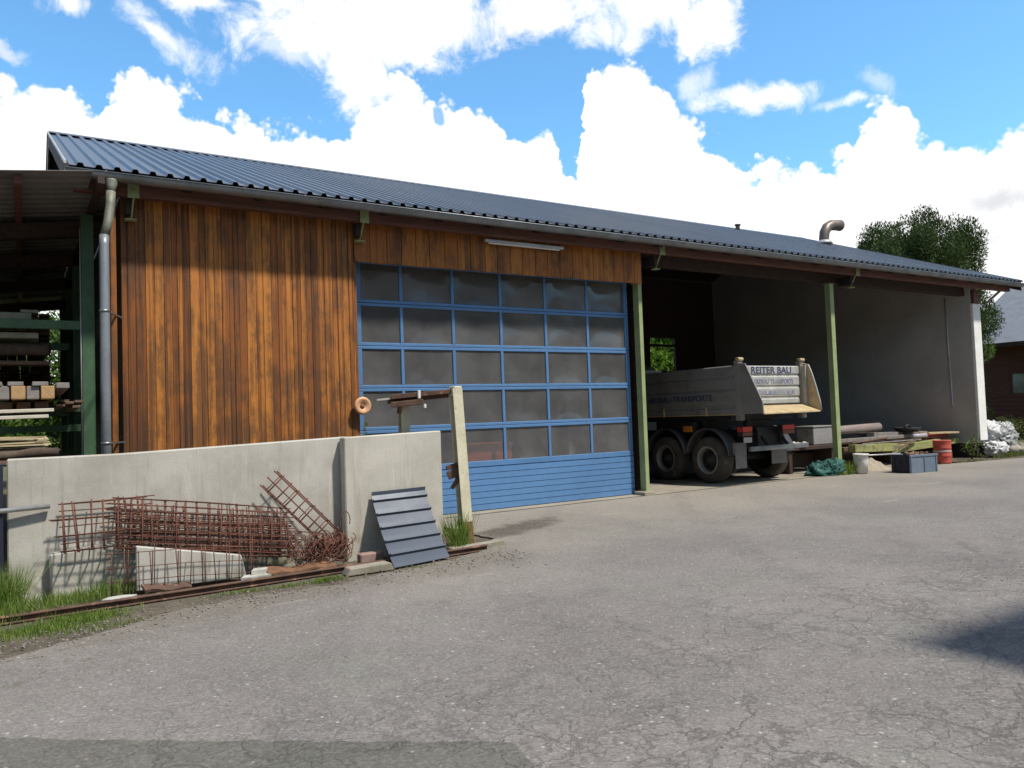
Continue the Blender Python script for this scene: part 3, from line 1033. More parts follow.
mb = MB()
mb.sheet(ribs(YE, YR, zr(YE), zr(YR)), (0, 0, -.006))
mb.sheet(ribs(YR + .005, 22.3, zr(YR), zr(22.3)), (0, 0, -.006))
roof = mb.build('ribbed_roof', MT['roof'], shed)
mb = MB()
for y0, y1 in ((10.93, YR), (YR + .001, 22.2)):
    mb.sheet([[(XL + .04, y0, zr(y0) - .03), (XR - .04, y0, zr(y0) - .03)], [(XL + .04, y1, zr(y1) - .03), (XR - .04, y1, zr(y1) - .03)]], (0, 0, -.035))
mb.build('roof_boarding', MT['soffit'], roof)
mb = MB()
x = XL
while x < XR - .1:
    L = min(2.9, XR - x)
    mb.prism([(YR - .16, zr(YR - .16) + .046), (YR, zr(YR) + .052), (YR + .16, zr(YR + .16) + .046), (YR, zr(YR) + .068)], 'x', x, x + L - .012)
    x += L
mb.build('ridge_cap', MT['roof'], roof)
for xv in (XL, XR):
    s = -1 if xv == XL else 1
    mb = MB()
    for y0, y1 in ((YE - .03, YR), (YR + .001, 22.3)):
        o0, o1 = zr(y0), zr(y1)
        mb.prism([(y0, o0 + .012), (y0, o0 + .05), (y1, o1 + .05), (y1, o1 + .012)], 'x', xv + s * .002, xv + s * .028)
    mb.build('verge_trim', MT['trim'] if s < 0 else MT['roof'], roof)
    mb = MB()
    for y0, y1 in ((YE, YR), (YR + .001, 22.25)):
        o0, o1 = zr(y0), zr(y1)
        mb.prism([(y0, o0 - .26), (y0, o0 + .008), (y1, o1 + .008), (y1, o1 - .26)], 'x', xv - s * .028, xv + s * .001)
    mb.build('barge_board', MT['darkwood'], roof)
MB().tube([(20.3, 17.8, zr(17.8) + .03), (20.3, 17.8, zr(17.8) + .16)], .07, 10).tube([(20.3, 17.8, zr(17.8) + .165), (20.3, 17.8, zr(17.8) + .21)], .10, 10).build('roof_vent', MT['flue'], roof)

# gutter, outlet, downspout
mb = MB()
prof = [(-.082, .008), (-.088, .0), (-.080, -.03), (-.055, -.064), (-.02, -.082), (.02, -.082), (.055, -.064), (.078, -.03), (.082, .0)]
rows = [[(x, 10.885 + y, 4.838 + z) for y, z in prof] for x in np.linspace(XL - .02, XR, 25)]
mb.sheet(rows, (0, .003, .004), True)
mb.tube([(x, 10.798, 4.846) for x in (XL - .02, 8, 16, XR)], .011, 8)
for xe in (XL - .022, XR):
    mb.prism([(10.885 + y, 4.838 + z) for y, z in prof], 'x', xe, xe + .004)
x = .9
while x < XR:
    mb.box(x - .014, x + .014, 10.79, 10.806, 4.838, 4.862)
    x += .84
gut = mb.build('gutter', MT['zinc'], shed, recalc=False)
mb = MB()
mb.tube([(.965, 10.88, 4.775), (.965, 10.88, 4.75), (.965, 10.87, 4.71), (.962, 10.86, 4.68), (.955, 10.84, 4.60)], [.075, .075, .070, .056, .053], 14)
mb.tube([(.955, 10.84, 4.61), (.945, 10.82, 4.45), (.915, 10.77, 4.22), (.865, 10.72, 4.0)], .056, 14)
dsp = mb.build('downspout', MT['pipetop'], shed)
MB().tube([(.866, 10.722, 4.02), (.860, 10.70, 3.9), (.855, 10.70, 2.0), (.852, 10.70, .05)], .057, 16).build('straight_pipe', MT['pipe'], dsp)
for z in (3.08, 1.46):
    mb = MB()
    mb.tube([(.855, 10.70, z - .015), (.855, 10.70, z + .015)], .063, 14)
    mb.bar((.90, 10.72, z), (1.12, 11.35, z), .02, .02)
    mb.build('pipe_clamp', MT['zinc'], dsp)
MB().box(.955, 1.025, 11.06, 11.16, .02, 4.66).build('corner_post', MT['header'], shed, .006)

# walls
gp = [(YW + .05, .02), (YB, .02), (YB, zr(YB) - .09), (YR, zr(YR) - .09), (YW + .05, zr(YW + .05) - .09)]
MB().prism(gp, 'x', 1.12, 1.22).build('gable_wall', MT['darkwood'], shed)
MB().prism([(11.70, .02), (YB, .02), (YB, zr(YB) - .09), (YR, zr(YR) - .09), (11.70, zr(11.70) - .09)], 'x', 10.24, 10.34).build('partition_wall', MT['darkwood'], shed)
MB().prism([(11.45, .42), (YB, .42), (YB, zr(YB) - .09), (YR, zr(YR) - .09), (11.45, zr(11.45) - .40)], 'x', 22.25, 22.62).build('concrete_side_wall', MT['block'], shed)
MB().box(22.262, 22.61, 11.50, YB, .02, .42).build('wall_base', MT['hub'], shed)
MB().box(22.245, 22.625, 11.37, 11.45, .50, 4.28).build('white_wall_end', MT['white'], shed, .008)
MB().box(22.30, 22.60, 11.36, 11.449, 4.285, 4.66).build('wall_head_block', MT['beam'], shed, .01)
MB().bar((22.62, 11.3, 4.20), (23.4, 11.18, 4.68), .05, .05).build('eave_strut', MT['greytimber'], shed)
bw = MB()
bw.box(1.22, 19.0, YB - .1, YB, .02, 6.38).box(20.22, 22.25, YB - .1, YB, .02, 6.38)
bw.box(19.0, 20.22, YB - .1, YB, .02, 3.05).box(19.0, 20.22, YB - .1, YB, 4.25, 6.38)
bwall = bw.build('back_wall', MT['darkwood'], shed)
MB().box(19.0, 20.22, YB - .12, YB - .04, 3.93, 4.02).build('window_bar', MT['darkwood'], bwall)
# fittings
lamp = MB().box(6.62, 8.25, 11.23, 11.30, 4.575, 4.625).build('strip_light', MT['trim'], shed, .008)
MB().box(6.7, 8.17, 11.245, 11.285, 4.55, 4.574).build('diffuser', MT['white'], lamp, .006)
for xh in (6.9, 7.9):
    MB().box(xh, xh + .04, 11.25, 11.28, 4.626, 4.654).build('lamp_hanger', MT['zinc'], lamp)
fl = MB().box(22.02, 22.20, 11.78, 12.02, 4.64, 4.78).build('floodlight', MT['trim'], shed, .01)
MB().box(22.2, 22.249, 11.86, 11.94, 4.68, 4.74).build('floodlight_arm', MT['zinc'], fl)
MB().tube([(22.235, 12.12, 4.5), (22.235, 12.1, 3), (22.235, 12.07, 1.52), (22.21, 12.05, 1.44)], .022, 8).build('wall_conduit', MT['trim'], shed)
mb = MB()
zb = zr(16.2)
pth = [(22.62, 16.2, zb - .1), (22.62, 16.2, zb + .22), (22.66, 16.2, zb + .42), (22.80, 16.2, zb + .60), (23.02, 16.2, zb + .70), (23.32, 16.2, zb + .73), (23.5, 16.2, zb + .74)]
mb.tube(pth, [.16, .16, .163, .168, .172, .178, .192], 18)
flue = mb.build('flue_pipe', MT['flue'], shed)
MB().lathe([(.27, zb + .02), (.24, zb + .09), (.18, zb + .15)], (22.62, 16.2, 0), 18).build('flue_flashing', MT['trim'], flue)

# ------------------------------------------------------------------ things inside the shed, seen through the panes
m_ = MB().box(6.5, 7.42, 11.9, 12.6, .35, 1.10).box(6.48, 7.44, 11.88, 12.62, 1.10, 1.15)
for a in (6.55, 7.3):
    m_.box(a, a + .1, 11.95, 12.55, .02, .35)
single('skip_container', m_, M('dull_red_steel', (.70, .20, .11), (.62, .16, .09), .6), 'dull red metal container behind the lower panes of the blue door', 'container', loc=(6.96, 12.25, .02))
lk = thing('locker', (10.0, 13.4, .02), 'pale grey upright locker behind the right panes of the blue door', 'locker')
MB().box(11.05 - 1.6, 11.05 - .86, 13.0, 13.6, .02, 2.35).build('body', MT['box'], lk, .01)
MB().box(9.47, 9.80, 12.985, 13.0, .1, 2.27).build('door', MT['trim'], lk)
MB().box(9.83, 10.16, 12.985, 13.0, .1, 2.27).build('door', MT['trim'], lk)

# ------------------------------------------------------------------ lean-to timber store left of the shed
lt = thing('lean_to_shelter', (-1.5, 10.3, 0), 'open lean-to shelter on dark green steel posts at the left end of the shed', 'shelter')


def zl(x):
    return 4.60 + .13 * x


rows = []
y = 10.3
while y < 22.5:
    for dy, h in ((0, 0), (.11, 0), (.135, .03), (.18, .03), (.205, 0)):
        rows.append([(-6, y + dy, zl(-6) + h), (.46, y + dy, zl(.46) + h), (.72, y + dy, zl(.72) + h)])
    y += .25
MB().sheet(rows, (0, 0, -.008)).build('shelter_roof', M('grey_fibre_sheet', (.20, .185, .175), (.15, .14, .135), .75, bump=.1), lt)
rows2 = [[(.722, r[0][1], zl(.722) + (r[0][2] - zl(-6))), (1.10, r[0][1], zl(1.10) + (r[0][2] - zl(-6)))] for r in rows if r[0][1] > 11.45]
MB().sheet(rows2, (0, 0, -.008)).build('shelter_roof', bpy.data.materials['grey_fibre_sheet'], lt)
for y in (12.5, 14.8, 17.3, 20.2):
    MB().prism([(-6, zl(-6) - .31), (-6, zl(-6) - .10), (.95, zl(.95) - .10), (.95, zl(.95) - .31)], 'y', y, y + .16).build('cross_beam', MT['darkwood'], lt)
for x in (-5.2, -3.9, -2.6, -1.33, -.07, .78):
    MB().box(x, x + .075, 10.42, 22.3, zl(x) - .115, zl(x) - .012).build('rafter', MT['beam'] if x < .5 else MT['darkwood'], lt)
for x, y in ((.68, 11.9), (-3.2, 11.9), (.72, 14.8), (.72, 17.3), (-3.2, 14.8), (-3.2, 17.3), (.72, 20.2), (-3.2, 20.2)):
    mb = MB()
    mb.box(x, x + .15, y, y + .014, .0, zl(x) - .13).box(x, x + .15, y + .166, y + .18, 0, zl(x) - .13).box(x + .068, x + .082, y + .014, y + .166, 0, zl(x) - .13)
    p = mb.build('steel_column', MT['dgreen'], lt, .003)
    if (x, y) == (.68, 11.9):
        MB().tube([(.666, 11.91, 1.0), (.666, 11.91, 4.35)], .009, 6).build('pale_edge_strip', MT['trim'], p)  # thin pale strip down the column's left edge
for y, z in ((11.92, 2.985), (14.82, 2.97)):
    mb = MB()
    mb.box(-4.6, .655, y, y + .012, z, z + .115).box(-4.6, .608, y + .013, y + .09, z, z + .012).box(-4.6, .608, y + .013, y + .09, z + .103, z + .115)
    mb.build('rack_beam', MT['dgreen'], lt, .002)
for y, z in ((17.40, 2.35), (20.0, 2.35), (11.92, 1.20), (14.82, 1.20), (11.92, 1.62), (14.82, 1.62), (11.92, 1.88), (14.82, 1.88)):
    MB().box(-4.6, .655, y, y + .1, z, z + .09).build('rack_beam', MT['dgreen'], lt, .002)

# timber kept on the racks
SQ = 'square timbers in the rack'
for x0, x1, m, lab in ((-.235, -.125, 'greytimber', 'silver-grey squared timber cut off by the left edge of the picture'),
                       (-.11, .022, 'timber', 'orange-brown squared timber end, left one of two in the rack'),
                       (.032, .152, 'greytimber', 'greyish squared timber end between two orange-brown ones'),
                       (.165, .292, 'timber', 'orange-brown squared timber end at the right of its row')):
    single('squared_timber', MB().box(x0, x1, 9.9 + random.uniform(-.03, .03), 13.6, 1.985, 2.125), MT[m], lab, 'timber', SQ, .006, loc=(x0, 9.9, 1.985))
for x0, x1, lab in ((-.36, -.19, 'pale board end above the silver-grey timber, at the left edge of the picture'), (-.14, .005, 'pale grey board end on top of the left orange-brown timber'),
                    (.085, .235, 'pale grey board end above the middle of the square timber row'), (.31, .435, 'pale grey board end past the right end of the square timber row')):
    single('board_offcut', MB().box(x0, x1, 9.88, 13.2, 2.128 if x0 < .3 else 2.10, 2.172 if x0 < .3 else 2.16), MT['greytimber'], lab, 'board', 'pale boards laid on the square timbers', .004, loc=(x0, 9.88, 2.128))
for x0, x1, lab in ((-.22, -.10, 'dark timber end in the lower row, leftmost'), (-.06, .07, 'dark timber end in the middle of the lower row'), (.11, .24, 'dark timber end at the right of the lower row')):
    single('lower_timber', MB().box(x0, x1, 10.15, 14.0, 1.86, 1.965), MT['brownwood'], lab, 'timber', 'dark timbers under the square ones', .006, loc=(x0, 10.15, 1.86))
pb = MB()
for k, (x, z) in enumerate(((.31, 1.90), (.40, 1.93), (.47, 1.885), (.36, 1.955), (.50, 1.95))):
    pb.box(x, x + .085, 10.0 + .06 * k, 13.5, z, z + .028)
single('plank_bundle', pb, MT['brownwood'], 'loose bundle of brown planks between the square timbers and the green post', 'planks', None, .003, loc=(.4, 10, 1.89))
single('white_plank', MB().bar((-1.8, 9.93, 1.835), (.285, 9.90, 1.862), .10, .036), MT['palewood'], 'upper of two white planks lying crosswise under the dark timbers', 'plank', 'white planks in the rack', .004, loc=(.28, 9.9, 1.86))
single('white_plank', MB().bar((-1.8, 9.93, 1.765), (.235, 9.88, 1.795), .10, .036), MT['palewood'], 'lower of two white planks lying crosswise under the dark timbers', 'plank', 'white planks in the rack', .004, loc=(.23, 9.88, 1.795))
mb = MB()
r2 = random.Random(4)
for k in range(46):
    z = 1.465 + r2.random() * .11
    y = 9.72 + r2.random() * .4
    xe = .27 - r2.random() * .16 - (z - 1.46) * .4
    mb.bar((xe - 1.5 - r2.random() * .4, y + r2.uniform(-.1, .1), z + r2.uniform(-.03, .05)), (xe, y, z), .022, .014)
single('kindling_bundle', mb, MT['straw'], 'bundle of pale split sticks on brown rolls above the wall', 'bundle', loc=(0, 9.9, 1.46))
for k, (y, r, lab) in enumerate(((9.66, .05, 'front one of the brown rolls under the pale sticks'), (9.80, .055, 'middle one of the brown rolls under the pale sticks'), (9.95, .052, 'rear one of the brown rolls under the pale sticks'))):
    mb = MB()
    xs = np.linspace(-1.9, .32, 30)
    mb.tube([(x, y + .01 * math.sin(5 * x + k), 1.40 + .012 * math.sin(9 * x + 2 * k)) for x in xs], [r * (1 + .25 * mnoise.noise(Vector((x * 5, k * 3.3, 0)))) for x in xs], 10)
    single('mat_roll', mb, MT['bark'], lab, 'roll', 'brown rolls under the sticks', loc=(0, y, 1.4))
mb = MB()
for k in range(3):
    mb.box(-2.2, .18, 12.2 + .2 * k, 12.37 + .2 * k, 1.34, 1.38)
single('shelf_boards', MB().box(-4.4, .4, 9.62, 10.05, 1.30, 1.345), MT['brownwood'], 'rough shelf board carrying the brown rolls', 'shelf', loc=(-1, 9.8, 1.3))
single('long_log', MB().tube([(-3, 12.3, 2.69), (.12, 12.24, 2.74), (.31, 12.2, 2.73)], [.10, .085, .08], 12), MT['bark'], 'brown debarked log under the green rack beams', 'log', loc=(.2, 11.4, 2.6))
single('rough_plank', MB().box(-2.6, .31, 12.2, 12.5, 2.53, 2.58), MT['brownwood'], 'brown rough plank below the debarked log', 'plank', None, .004, loc=(.2, 11.4, 2.42))
mb = MB()
for k in range(6):
    mb.box(-2.4 + .08 * k, .18 - .05 * (k % 3), 12.05 + .16 * k, 12.18 + .16 * k, 2.87, 2.94)
single('green_laths', mb, M('mossy_laths', (.15, .17, .10), (.30, .28, .22), .8, scale=7, bump=.3), 'mossy laths stacked behind the upper green beam', 'laths', loc=(0, 10.8, 2.7))
mb = MB()
for k in range(4):
    mb.box(-2.2, .10 - .03 * k, 11.95 + .2 * k, 12.11 + .2 * k, 3.102, 3.19)
mb.box(-.02, .18, 11.94, 12.3, 3.195, 3.23)
single('upper_laths', mb, M('grey_green_laths', (.14, .16, .11), (.22, .22, .18), .8, scale=7, bump=.3), 'grey-green laths lying on top of the upper green beam', 'laths', loc=(0, 10.8, 2.9))

def board_stack(x1, y0, z0, nx, nz, seed, label):
    rr_ = random.Random(seed)
    mb = MB()
    for j in range(nz):
        for i in range(nx):
            xx = x1 - (i + 1) * .16 - rr_.uniform(0, .01)
            mb.box(xx, xx + .145, y0 + rr_.uniform(-.12, .12), y0 + 4.0, z0 + j * .062, z0 + j * .062 + .042)
        if j < nz - 1:
            mb.box(x1 - nx * .165, x1, y0 + .5, y0 + .56, z0 + j * .062 + .043, z0 + j * .062 + .061)
    single('board_stack', mb, MT['brownwood'], label, 'boards', 'board stacks at the back of the shelter', loc=(x1 - 1, y0, z0))


board_stack(.45, 14.86, 1.972, 16, 7, 1, 'dark board stack far back in the rack, level with the square timbers')
board_stack(.40, 14.86, 3.087, 16, 8, 2, 'dark board stack on the highest beam at the back of the shelter')
board_stack(.45, 16.9, 2.45, 16, 7, 4, 'dark board stack at the back between the two rack levels')
# ------------------------------------------------------------------ concrete walls at the yard edge
single('concrete_wall', MB().prism([(-.14, -.03), (-.14, 1.372), (.85, 1.372), (3.30, 1.442), (3.30, -.03)], 'y', 9.0, 9.18), MT['concrete'],
       'long pale concrete wall with rusty mesh leaning on it', 'wall', None, .012, loc=(1.5, 9.1, 0))
single('concrete_wall', MB().prism([(3.185, -.03), (3.185, 1.438), (4.455, 1.468), (4.455, -.03)], 'y', 8.82, 8.98), MT['concrete2'],
       'short free-standing concrete slab wall behind the leaning dark sheet', 'wall', None, .012, loc=(3.8, 8.9, 0))
single('concrete_footing_slab', MB().prism([(.215, -.03), (.20, .44), (.62, .47), (1.0, .46), (1.0, -.03)], 'y', 8.86, 8.985), MT['concrete'],
       'low stained concrete slab at the foot of the long wall', 'slab', None, .02, loc=(.6, 8.9, 0))
mb = MB()
zz = .25
while zz < 1.30:
    mb.box(-.95, -.175, 8.93, 9.06, zz, zz + .045)
    mb.box(-.945, -.18, 8.95, 9.05, zz + .045, zz + .07)
    zz += .07
for x in (-.95, -.21):
    mb.box(x, x + .04, 8.925, 9.065, -.02, 1.33)
single('navy_lattice', mb, MT['navy'], 'dark navy ribbed plastic panel at the left end of the concrete wall', 'panel', None, .003, loc=(-.5, 9, 0))
single('steel_pipe', MB().tube([(-1.6, 8.80, .86), (.215, 8.945, .895)], .024, 12), M('bright_tube', (.50, .50, .50), (.36, .34, .33), .35, metal=.7, spots=((.16, .10, .09), 8, .62)),
       'thin metal tube held level in front of the concrete wall at the left', 'pipe', loc=(.2, 8.94, .89))

# ------------------------------------------------------------------ rebar
def mesh_cage(mb, o, L, nst, dirx, face_h, lean, depth, nlong, r=.0072, seed=0, back=True, jit=.006):
    """open basket: o = lower front left corner, dirx = unit run, face leaning in +y by lean over face_h"""
    rr = random.Random(seed)
    o, dirx = Vector(o), Vector(dirx).normalized()
    up = Vector((rr.uniform(-.03, .03), lean, math.sqrt(max(.01, face_h ** 2 - lean ** 2))))
    dp = Vector((.02, depth, -.02))

    def j():
        return Vector((rr.uniform(-jit, jit), rr.uniform(-jit, jit), rr.uniform(-jit, jit)))
    for k in range(nlong):
        t = k / (nlong - 1)
        a0 = rr.uniform(-.10, .02)
        mid = o + dirx * (L * .5) + up * t + j() * 2
        mb.tube([o + dirx * a0 + up * t + j(), mid, o + dirx * (L + rr.uniform(-.02, .10)) + up * t + j()], r * .8, 5)
        if back and k % 2 == 0:
            mb.tube([o + dirx * a0 + up * t + dp + j(), mid + dp, o + dirx * L + up * t + dp + j()], r * .8, 5)
    for s in range(nst):
        p = o + dirx * (L * (s + .3) / nst) + j()
        sh = dirx * (rr.uniform(-.02, .05))
        pts = [p + up * 1.03 + sh, p - up * .03]
        mb.tube(pts, r, 5)
        if back:
            mb.tube([p - up * .03, p - up * .03 + dp], r, 5)
            mb.tube([p - up * .03 + dp, p + up * 1.0 + dp + sh * .5 + j()], r, 5)


G_ = 'rusty reinforcing cages'
mb = MB()
mesh_cage(mb, (.285, 8.66, .475), .80, 7, (1, 0, .01), .47, .14, .13, 7, seed=1)
single('rebar_cage', mb, MT['rust'], 'short rusty mesh cage at the left end of the heap', 'rebar cage', G_, loc=(.5, 8.7, .47))
mb = MB()
mesh_cage(mb, (.74, 8.60, .475), 1.72, 16, (1, 0, -.155), .50, .17, .17, 9, seed=2)
single('rebar_cage', mb, MT['rust'], 'long rusty mesh cage tilted down to the right, front one', 'rebar cage', G_, loc=(1.5, 8.7, .4))
mb = MB()
mesh_cage(mb, (.80, 8.71, .44), 1.78, 15, (1, 0, -.15), .46, .13, .12, 10, seed=3)
single('rebar_cage', mb, MT['rust'], 'second long rusty cage nested inside the front one', 'rebar cage', G_, loc=(1.6, 8.8, .4))
mb = MB()
mesh_cage(mb, (.93, 8.64, .40), 1.62, 17, (1, 0, -.15), .36, .10, .10, 8, seed=6)
single('rebar_cage', mb, MT['rust'], 'low shallow rusty cage wedged along the bottom of the two long ones', 'rebar cage', G_, loc=(1.7, 8.7, .3))
# ladder-shaped cage propped diagonally
mb = MB()
a, b = Vector((2.41, 8.76, 1.07)), Vector((3.12, 8.66, .30))
dd = (b - a).normalized()
nn = Vector((-.70, 0, -.72)).normalized()
nn = (nn - dd * nn.dot(dd)).normalized()
for off, dep in ((0, 0), (.215, 0), (0, .12), (.215, .12), (.10, .13)):
    mb.tube([a + nn * off + Vector((0, dep, 0)) - dd * .04, b + nn * off + Vector((0, dep, 0)) + dd * .05], .0085, 6)
for k in range(9):
    p = a + dd * (.05 + k * .122)
    mb.tube([p - nn * .02, p + nn * .235], .0085, 6)
    if k % 2 == 0:
        mb.tube([p + Vector((0, .12, 0)), p + nn * .215 + Vector((0, .12, 0))], .0055, 6)
        mb.tube([p, p + Vector((0, .12, 0))], .0055, 6)
single('rebar_ladder', mb, MT['rust'], 'rusty ladder-shaped cage propped diagonally against the concrete wall', 'rebar cage', G_, loc=(2.75, 8.7, .7))
# tangle
mb = MB()
r3 = random.Random(9)
for k in range(150):
    c = Vector((2.80 + r3.gauss(0, .15), 8.55 + r3.gauss(0, .09), .13 + r3.random() * .22))
    e1 = Vector((r3.gauss(0, 1), r3.gauss(0, .5), r3.gauss(0, .8))).normalized()
    e2 = e1.orthogonal().normalized()
    rad = .03 + r3.random() * .09
    a0, sp = r3.random() * 6, 1.5 + r3.random() * 4
    pts = []
    for i in range(12):
        an = a0 + sp * i / 11
        p = c + (e1 * math.cos(an) + e2 * math.sin(an)) * rad * (1 + .3 * i / 11)
        p.z = max(p.z, .03)
        pts.append(p)
    mb.tube(pts, .0055, 5)
c0 = Vector((3.10, 8.62, .50))
mb.tube([c0 + Vector((.06 * math.cos(t), 0, .10 * math.sin(t))) for t in np.linspace(-.5, 3.2, 14)] + [(3.03, 8.6, .2)], .006, 5)
single('wire_tangle', mb, MT['rust'], 'tangle of rusty tying wire piled in the corner by the slab wall', 'wire', loc=(2.86, 8.55, .03))
# upright stirrup mesh in front of the white slab
mb = MB()
r4 = random.Random(12)
for k in range(12):
    x = .70 + k * .118
    mb.tube([(x + r4.uniform(-.01, .01), 8.40, .03 - .004 * k), (x + r4.uniform(-.02, .02), 8.42 + r4.uniform(-.01, .02), .47 - .006 * k + r4.uniform(-.03, .03))], .0055, 5)
    if k % 2:
        mb.tube([(x + .03, 8.49, .03), (x + .04, 8.5, .44 + r4.uniform(-.04, .03))], .0055, 5)
for z in (.15, .28, .42):
    mb.tube([(.64, 8.41, z + .02), (1.4, 8.42, z - .01), (2.08, 8.42, z - .07)], .004, 5)
single('stirrup_mesh', mb, MT['rust'], 'thin upright rusty mesh standing in front of the white slab', 'rebar mesh', G_, loc=(1.35, 8.42, .03))

single('white_slab', MB().prism([(.93, .03), (.93, .47), (1.93, .262), (1.98, .03)], 'y', 8.53, 8.60), MT['slab'], 'white concrete slab with a sloping top, on edge behind thin mesh', 'slab', None, .008, loc=(1.45, 8.55, 0))
single('white_rubble_slab', MB().prism([(1.86, 8.26), (1.95, 8.21), (2.12, 8.23), (2.20, 8.30), (2.10, 8.41), (1.92, 8.38)], 'z', .0, .075).prism([(1.98, 8.33), (2.12, 8.31), (2.17, 8.43), (2.04, 8.47)], 'z', .076, .12), MT['slab'], 'small white broken slab lying behind the rusty rail', 'slab', loc=(2.02, 8.32, .02))
single('white_rubble_slab', MB().prism([(.60, 8.20), (.70, 8.12), (.86, 8.16), (.90, 8.24), (.78, 8.30), (.66, 8.28)], 'z', .0, .06), MT['slab'], 'low white rubble piece at the left foot of the thin mesh', 'slab', loc=(.75, 8.2, .02))
mb = MB()
mb.sheet([[(.98 + .06 * i, 8.30 + .01 * math.sin(i), .07 + .012 * math.sin(i * 1.3) - .004 * i) for i in range(8)], [(.96 + .065 * i, 8.44, .115 - .008 * i) for i in range(8)], [(1.0 + .06 * i, 8.50, .07) for i in range(8)]], (0, .01, -.03))
single('rusty_plate', mb, MT['rustbeam'], 'bent rusty plate lying under the white slab', 'plate', loc=(1.3, 8.4, .1))
mb = MB()
mb.sheet([[(2.15 + .12 * i, 8.27, .075 + .015 * math.sin(i * 2.1)) for i in range(7)], [(2.12 + .12 * i, 8.48, .10 + .02 * math.sin(i * 1.3 + 1)) for i in range(7)]], (0, .0, -.02))
single('rusty_plate', mb, MT['oxide'], 'orange flaking rusty plate lying behind the rail', 'plate', loc=(2.5, 8.4, .08))
# rail along the foot
mb = MB()
p, q = Vector((-2.6, 7.90, .056)), Vector((4.78, 8.32, .058))
mb.bar(p, q, .07, .014).bar(p - Vector((0, 0, .026)), q - Vector((0, 0, .026)), .016, .036).bar(p - Vector((0, 0, .052)), q - Vector((0, 0, .052)), .08, .014)
single('rusty_rail', mb, MT['rustbeam'], 'long rusty steel rail lying along the foot of the concrete walls', 'rail', None, .004, loc=(1.2, 8.05, .05))
single('kerb_stone', MB().prism([(2.86, .0), (2.90, .075), (3.36, .082), (3.40, .0)], 'y', 7.93, 8.10), MT['kerb'], 'grey kerb stone in front of the rusty rail, left of the dark sheet', 'kerb stone', None, .008, loc=(3.1, 8, 0))
single('kerb_stone', MB().prism([(4.33, .0), (4.35, .06), (5.08, .075), (5.12, .0)], 'y', 8.40, 8.52), MT['kerb'], 'grey kerb stone at the foot of the cream post', 'kerb stone', None, .008, loc=(4.7, 8.4, 0))
single('brick', MB().box(3.20, 3.48, 8.42, 8.54, .0, .125), M('pinkish_brick', (.33, .22, .185), (.26, .17, .145), .85, bump=.3), 'pinkish brick left of the dark sheet on the rail', 'brick', None, .012, loc=(3.45, 8.4, .1))
# ------------------------------------------------------------------ leaning profiled sheet
BL, BR, TL, TR = Vector((3.41, 7.97, .015)), Vector((4.17, 8.13, .015)), Vector((3.49, 8.79, .755)), Vector((4.19, 8.79, .768))
nrm = (BR - BL).cross(TL - BL).normalized()
if nrm.y > 0:
    nrm = -nrm
steps = []
npan = 5.45
tt = 0.0
edges = [0.0]
pan = 1 / npan
while tt < 1.0:
    for f, h in ((0.0, 0), (.28, .006), (.30, .0), (.80, .0), (.84, .034), (.94, .036), (.985, .002)):
        t = tt + f * pan
        if t <= 1:
            steps.append((t, h))
    tt += pan
steps.append((1.0, .03))
rows = []
for t, h in steps:
    sag = -.035 * 4 * t * (1 - t)
    rows.append([tuple((BL.lerp(TL, t)).lerp(BR.lerp(TR, t), u) + nrm * (h + sag)) for u in (0, .25, .5, .75, 1)])
single('ribbed_sheet', MB().sheet(rows, tuple(-nrm * .008)), MT['sheet'], 'dark blue-grey ribbed metal sheet leaning on the slab wall', 'metal sheet', loc=(3.8, 8.3, .02))

# ------------------------------------------------------------------ cream steel rack
rk = thing('steel_rack', (4.5, 8.8, 0), 'flaking cream steel rack with rusty arms by the blue door', 'rack')


def ibeam(mb, p, q, w, d, t=.012):
    p, q = Vector(p), Vector(q)
    y = Vector((0, d / 2 - t / 2, 0))
    mb.bar(p - y, q - y, w, t, (0, 1, 0)).bar(p + y, q + y, w, t, (0, 1, 0)).bar(p, q, t, d - 2 * t, (0, 1, 0))
    return mb


ibeam(MB(), (4.765, 8.80, .03), (4.735, 8.93, 2.0), .14, .13).build('post', MT['cream'], rk, .003)
MB().bar((4.764, 8.80, .02), (4.760, 8.82, .30), .146, .136, (0, 1, 0)).build('rusted_foot', MT['oxide'], rk, .004)
ibeam(MB(), (4.19, 9.36, .0), (4.19, 9.34, 1.86), .12, .11).build('post', MT['cream'], rk, .003)
mb = MB()
mb.bar((4.00, 9.30, 1.915), (4.80, 8.93, 1.975), .10, .06)
mb.bar((3.98, 9.38, 1.86), (4.78, 9.02, 1.925), .06, .06)
mb.bar((3.98, 9.27, 1.815), (4.36, 9.1, 1.845), .14, .07)
mb.bar((4.08, 9.25, 1.70), (4.10, 9.25, 1.80), .05, .05)
mb.build('rusty_arm', MT['rustbeam'], rk, .006)
MB().bar((3.83, 9.36, 1.885), (4.16, 9.22, 1.91), .03, .022).build('arm_tip', MT['palewood'], rk)
MB().box(4.68, 4.80, 8.86, 9.0, 1.9, 2.03).build('post_cap', MT['cream'], rk, .01)
MB().bar((4.30, 9.10, 1.885), (4.30, 9.10, 1.99), .035, .035).build('white_peg', MT['bucket'], rk, .004)
MB().bar((4.33, 9.0, 1.76), (4.33, 9.0, 1.81), .03, .03).build('white_stub', MT['bucket'], rk, .004)
mb = MB()
mb.bar((4.58, 8.95, .98), (4.72, 8.9, 1.02), .05, .06).bar((4.60, 8.96, .88), (4.73, 8.9, .93), .08, .10)
mb.bar((4.64, 8.93, .72), (4.72, 8.88, .86), .05, .05)
mb.build('side_bracket', MT['rustbeam'], rk, .006)

